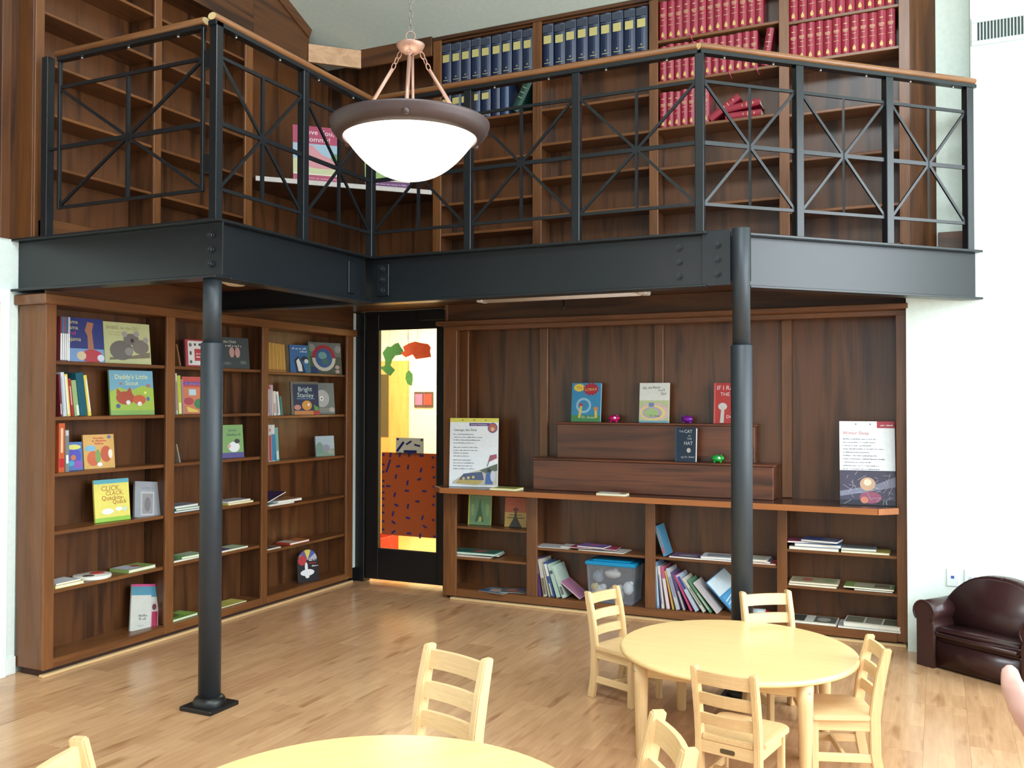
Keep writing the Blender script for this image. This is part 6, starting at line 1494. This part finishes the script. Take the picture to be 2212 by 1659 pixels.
for i, ((x, y), (fx, fy), s, lab) in enumerate(chairs):
    o = chair0 if i == 0 else copy_tree(chair0)
    o.location = (x, y, 0); o.rotation_euler = (0, 0, math.atan2(fy, fx) - PI / 2); o.scale = (s, s, s)
    o['label'] = lab; o['group'] = 'wooden child chairs'


def table(label, x, y, r, h, leg, rot=0.0):
    t = thing('round_table', label, 'table', (x, y, 0), 'round wooden children tables')
    bm = bmesh.new(); bm_lathe(bm, [(0, h - 0.026), (r - 0.012, h - 0.026), (r - 0.003, h - 0.021), (r, h - 0.013), (r - 0.003, h - 0.005), (r - 0.012, h), (0, h)], 72, x, y)
    for f in bm.faces:
        if abs(f.normal.z) > 0.9:
            f.smooth = False
    new_obj('tabletop', bm, wood('honey_tabletop', (232, 194, 128), (248, 218, 160), 'x', 0.2, 0.9, 0.25, 0.05), t)
    for sx in (-1, 1):
        for sy in (-1, 1):
            bm = bmesh.new(); bm_lathe(bm, [(0, 0.0), (0.021, 0.0), (0.023, 0.006), (0.032, h - 0.11), (0.034, h - 0.026), (0, h - 0.026)], 18, x + sx * leg, y + sy * leg); lg = new_obj('leg', bm, maple('z'), t)
            d = Vector((sx, sy, 0)).normalized()
            bm = bmesh.new(); c = Vector((x + sx * leg, y + sy * leg, h - 0.055)) + d * 0.030
            bm_tube(bm, [c, c + d * 0.006], 0.006, 10); new_obj('bolt', bm, pm((200, 198, 190), 0.3, 0.8), lg)
    for s in (-1, 1):
        box_obj('apron', x - leg + 0.02, x + leg - 0.02, y + s * leg - 0.010, y + s * leg + 0.010, h - 0.085, h - 0.026, maple('x'), t)
        box_obj('apron', x + s * leg - 0.010, x + s * leg + 0.010, y - leg + 0.02, y + leg - 0.02, h - 0.085, h - 0.026, maple('y'), t)
    t.rotation_euler = (0, 0, rot)
    return t
table('round honey coloured child table with four chairs around it', -0.862, 4.32, 0.54, 0.45, 0.352)
table('round honey coloured table cut off by the bottom edge of the picture', -1.309, 1.949, 0.60, 0.54, 0.39, PI / 4)

# ---- small brown leather sofa
def make_sofa():
    t = thing('child_sofa', 'small dark brown leather sofa with rolled arms against the white wall', 'sofa', (0, 0, 0))
    LE = pm((58, 34, 34), 0.28, 0, 'brown_leather')
    W2_, Dp = 0.385, 0.33                  # half width, depth; front at y=0 facing -y, back at +y
    def soft_box(nm, x0, x1, y0, y1, z0, z1, bev, seg=3):
        bm = bmesh.new(); bm_box(bm, x0, x1, y0, y1, z0, z1)
        o = new_obj(nm, bm, LE, t, bev, world=False, seg=seg)
        for p in o.data.polygons:
            p.use_smooth = True
        return o
    soft_box('base', -W2_ + 0.12, W2_ - 0.12, 0.015, Dp - 0.02, 0.012, 0.178, 0.012)
    soft_box('seat_cushion', -W2_ + 0.115, W2_ - 0.115, -0.012, Dp - 0.10, 0.172, 0.246, 0.028, 4)
    for s in (-1, 1):
        # arm: upright front panel with a rolled top, running front to back
        bm = bmesh.new()
        cx = s * (W2_ - 0.065)
        prof = [(cx - 0.055, 0.0), (cx + 0.055, 0.0), (cx + 0.055, 0.25)] + [(cx + s * 0.006 + 0.068 * math.cos(a), 0.325 + 0.068 * math.sin(a)) for a in [-0.75 + (PI + 1.5) * i / 14 for i in range(15)]] + [(cx - 0.055, 0.25)]
        fr = [bm.verts.new((p[0], 0.0, p[1])) for p in prof]; bk = [bm.verts.new((p[0], Dp - 0.03, p[1])) for p in prof]
        bm.faces.new(list(reversed(fr))) ; bm.faces.new(bk)
        for i in range(len(prof)):
            f = bm.faces.new((fr[i], fr[(i + 1) % len(prof)], bk[(i + 1) % len(prof)], bk[i])); f.smooth = True
        bmesh.ops.recalc_face_normals(bm, faces=bm.faces[:])
        arm = new_obj('arm', bm, LE, t, world=False)
        bm = bmesh.new(); bm_tube(bm, [(p[0], -0.002, p[1]) for p in prof[3:18]], 0.006, 8); new_obj('piping', bm, LE, arm, world=False)
    # arched back
    bm = bmesh.new()
    n = 20; top = []
    for i in range(n + 1):
        u = -1 + 2 * i / n
        top.append((u * (W2_ - 0.05), 0.37 + 0.19 * (1 - abs(u) ** 2.6)))
    prof = [(-W2_ + 0.05, 0.10), (W2_ - 0.05, 0.10)] + list(reversed(top))
    fr = [bm.verts.new((p[0], Dp - 0.13 + 0.05 * max(0, p[1] - 0.2), p[1])) for p in prof]; bk = [bm.verts.new((p[0], Dp, p[1])) for p in prof]
    f1 = bm.faces.new(list(reversed(fr))); f2 = bm.faces.new(bk)
    for i in range(len(prof)):
        bm.faces.new((fr[i], fr[(i + 1) % len(prof)], bk[(i + 1) % len(prof)], bk[i]))
    bmesh.ops.recalc_face_normals(bm, faces=bm.faces[:])
    o = new_obj('backrest', bm, LE, t, 0.022, world=False, seg=3)
    for p in o.data.polygons:
        p.use_smooth = True
    for sx in (-1, 1):
        for sy in (0.05, Dp - 0.05):
            bm = bmesh.new(); bm_lathe(bm, [(0, 0), (0.018, 0), (0.022, 0.02), (0, 0.02)], 12, sx * (W2_ - 0.065), sy); new_obj('foot', bm, BLACK, t, world=False)
    return t
sofa = make_sofa()
sofa.location = (0.179, 5.885, 0); sofa.rotation_euler = (0, 0, math.radians(-34))

# ================================================================== PERSON standing beside the camera, only a hand in the frame
def cw(lat, dep, z):
    """room point from sideways / forward distance to where the photographer stands"""
    return Vector((RT.x * lat + FW.x * dep, RT.y * lat + FW.y * dep, z))


def skin_mesh(name, pts, edges, mat, root_i, parent, voxel=0.006, flat_ends=()):
    """one continuous surface: tapered limbs between joints, fused by a voxel remesh and smoothed"""
    bm = bmesh.new()
    rad = [r if not isinstance(r, tuple) else (r[0] + r[1]) / 2 for _, r in pts]
    for i, (p, _) in enumerate(pts):
        if i not in flat_ends:
            bm_ball(bm, p, rad[i], 16, 10)
    for a, b in edges:
        bm_tube(bm, [pts[a][0], pts[a][0].lerp(pts[b][0], 0.5), pts[b][0]], [rad[a], (rad[a] + rad[b]) / 2, rad[b]], 16)
    o = new_obj(name, bm, mat, parent, world=False)
    rm = o.modifiers.new('fuse', 'REMESH'); rm.mode = 'VOXEL'; rm.voxel_size = voxel; rm.use_smooth_shade = True
    sm = o.modifiers.new('smooth', 'SMOOTH'); sm.factor = 0.5; sm.iterations = 6
    return o
person = bpy.data.objects.new('person', None); COL.objects.link(person)
tag(person, 'pale hand with raised thumb and plaid sleeve reaching in at the lower right edge', 'person')
SKINM = pm((206, 160, 146), 0.5, 0, 'skin')
PL_, PD_ = 0.88, 0.45                       # body position: sideways, forward
P = []; E_ = []


def add(p, r, frm=None):
    P.append((p, r)); i = len(P) - 1
    if frm is not None:
        E_.append((frm, i))
    return i
pel = add(cw(PL_, PD_, 0.93), 0.13)
wst = add(cw(PL_, PD_, 1.08), 0.115, pel); chs = add(cw(PL_, PD_, 1.26), 0.13, wst); sho = add(cw(PL_, PD_, 1.37), 0.085, chs)
nek = add(cw(PL_, PD_, 1.46), 0.05, sho); jaw = add(cw(PL_ - 0.015, PD_ + 0.01, 1.54), 0.072, nek); hd = add(cw(PL_, PD_, 1.62), 0.088, jaw); top = add(cw(PL_, PD_, 1.68), 0.07, hd)
# legs (person faces the tables: forward)
for s in (-1, 1):
    h = add(cw(PL_ + s * 0.09, PD_, 0.86), 0.085, pel); k = add(cw(PL_ + s * 0.10, PD_ + 0.02, 0.48), 0.055, h); a = add(cw(PL_ + s * 0.10, PD_ - 0.01, 0.09), 0.038, k); add(cw(PL_ + s * 0.11, PD_ + 0.13, 0.035), 0.032, a)
# far arm hanging
s1 = add(cw(PL_ + 0.18, PD_, 1.36), 0.055, sho); e1 = add(cw(PL_ + 0.22, PD_ - 0.02, 1.08), 0.04, s1); w1 = add(cw(PL_ + 0.22, PD_ + 0.06, 0.84), 0.028, e1); add(cw(PL_ + 0.21, PD_ + 0.08, 0.74), 0.03, w1)
# near arm raised, reaching forward and to the left
s2 = add(cw(PL_ - 0.18, PD_, 1.36), 0.055, sho); e2 = add(cw(0.620, 0.660, 1.05), 0.042, s2); w2 = add(cw(0.530, 0.868, 1.246), 0.026, e2)
pa = add(cw(0.533, 0.884, 1.270), 0.027, w2); pb = add(cw(0.532, 0.902, 1.292), 0.022, pa)
# thumb leaves the side of the palm near its base
t0 = add(cw(0.509, 0.882, 1.279), 0.0165, pa); t1 = add(cw(0.4920, 0.887, 1.304), 0.0130, t0); t2 = add(cw(0.4860, 0.893, 1.324), 0.0112, t1); add(cw(0.4872, 0.898, 1.334), 0.0092, t2)
# four fingers, unequal, curled away to the right
for (k0, dl, ln) in (((0.518, 0.912, 1.309), 0.0, 1.0), ((0.540, 0.918, 1.301), 0.004, 1.1), ((0.551, 0.916, 1.291), 0.008, 1.03), ((0.560, 0.910, 1.280), 0.012, 0.84)):
    f0 = add(cw(*k0), 0.0105, pb)
    f1 = add(cw(k0[0] + 0.022 * ln, k0[1] + 0.026 * ln, k0[2] + 0.012 * ln), 0.0092, f0)
    f2 = add(cw(k0[0] + 0.043 * ln, k0[1] + 0.022 * ln, k0[2] - 0.002), 0.0083, f1)
    add(cw(k0[0] + 0.048 * ln, k0[1] + 0.004, k0[2] - 0.012), 0.0075, f2)
skin_mesh('body', P, E_, SKINM, pel, person, 0.0045)
# clothes: plaid shirt with sleeve ending before the wrist, trousers, hair, shoes, thumbnail
pl_m = bpy.data.materials.new('plaid_cloth'); pl_m.use_nodes = True
nt = pl_m.node_tree; b = nt.nodes['Principled BSDF']; b.inputs['Roughness'].default_value = 0.9
tc = nt.nodes.new('ShaderNodeTexCoord'); ck = nt.nodes.new('ShaderNodeTexChecker'); ck.inputs['Scale'].default_value = 45; ck.inputs['Color1'].default_value = lin((120, 28, 60)); ck.inputs['Color2'].default_value = lin((70, 76, 110))
wv = nt.nodes.new('ShaderNodeTexWave'); wv.inputs['Scale'].default_value = 14
mx = nt.nodes.new('ShaderNodeMixRGB'); mx.inputs[2].default_value = lin((60, 40, 60))
nt.links.new(tc.outputs['Object'], ck.inputs['Vector']); nt.links.new(tc.outputs['Object'], wv.inputs['Vector']); nt.links.new(wv.outputs['Fac'], mx.inputs[0]); nt.links.new(ck.outputs['Color'], mx.inputs[1]); nt.links.new(mx.outputs[0], b.inputs['Base Color'])
P = []; E_ = []
a0 = add(cw(PL_, PD_, 0.90), 0.15); a1 = add(cw(PL_, PD_, 1.08), 0.135, a0); a2 = add(cw(PL_, PD_, 1.26), 0.15, a1); a3 = add(cw(PL_, PD_, 1.38), 0.125, a2); add(cw(PL_, PD_, 1.45), 0.085, a3)
b1_ = add(cw(PL_ - 0.18, PD_, 1.36), 0.072, a3); b2_ = add(cw(0.620, 0.660, 1.045), 0.058, b1_); cuff = add(cw(0.513, 0.846, 1.240), 0.044, b2_)
c1_ = add(cw(PL_ + 0.18, PD_, 1.36), 0.072, a3); c2_ = add(cw(PL_ + 0.22, PD_ - 0.02, 1.08), 0.056, c1_); add(cw(PL_ + 0.22, PD_ + 0.05, 0.87), 0.042, c2_)
skin_mesh('plaid_shirt', P, E_, pl_m, a0, person, 0.008, (4, cuff))
P = []; E_ = []
a0 = add(cw(PL_, PD_, 0.95), 0.145)
for s in (-1, 1):
    h = add(cw(PL_ + s * 0.09, PD_, 0.84), 0.10, a0); k = add(cw(PL_ + s * 0.10, PD_ + 0.02, 0.48), 0.075, h); add(cw(PL_ + s * 0.10, PD_ - 0.01, 0.11), 0.062, k)
skin_mesh('trousers', P, E_, pm((44, 50, 66), 0.9), 0, person)
P = []; E_ = []
a0 = add(cw(PL_, PD_ - 0.03, 1.50), 0.07); a1 = add(cw(PL_, PD_ - 0.035, 1.60), 0.093, a0); add(cw(PL_, PD_ - 0.012, 1.69), 0.082, a1)
skin_mesh('hair', P, E_, pm((62, 40, 28), 0.7), 0, person)
for s in (-1, 1):
    bm = bmesh.new(); c = cw(PL_ + s * 0.105, PD_ + 0.06, 0.04); bm_ball(bm, c, 0.055, 14, 10, (1, 1.9, 0.72)); new_obj('shoe', bm, BLACK, person)
    bm = bmesh.new(); bm_ball(bm, cw(PL_ + s * 0.032, PD_ + 0.083, 1.605), 0.011, 10, 8); new_obj('eye', bm, pm((230, 230, 226), 0.3), person)
    bm = bmesh.new(); bm_ball(bm, cw(PL_ + s * 0.088, PD_ - 0.005, 1.59), 0.022, 10, 8, (0.5, 0.8, 1.2)); new_obj('ear', bm, SKINM, person)
bm = bmesh.new(); bm_ball(bm, cw(PL_, PD_ + 0.094, 1.578), 0.015, 10, 8, (0.8, 1.0, 1.5)); new_obj('nose', bm, SKINM, person)
bm = bmesh.new(); bm_ball(bm, cw(PL_ - 0.004, PD_ + 0.083, 1.545), 0.02, 10, 6, (1.2, 0.5, 0.3)); new_obj('mouth', bm, pm((170, 90, 90), 0.5), person)
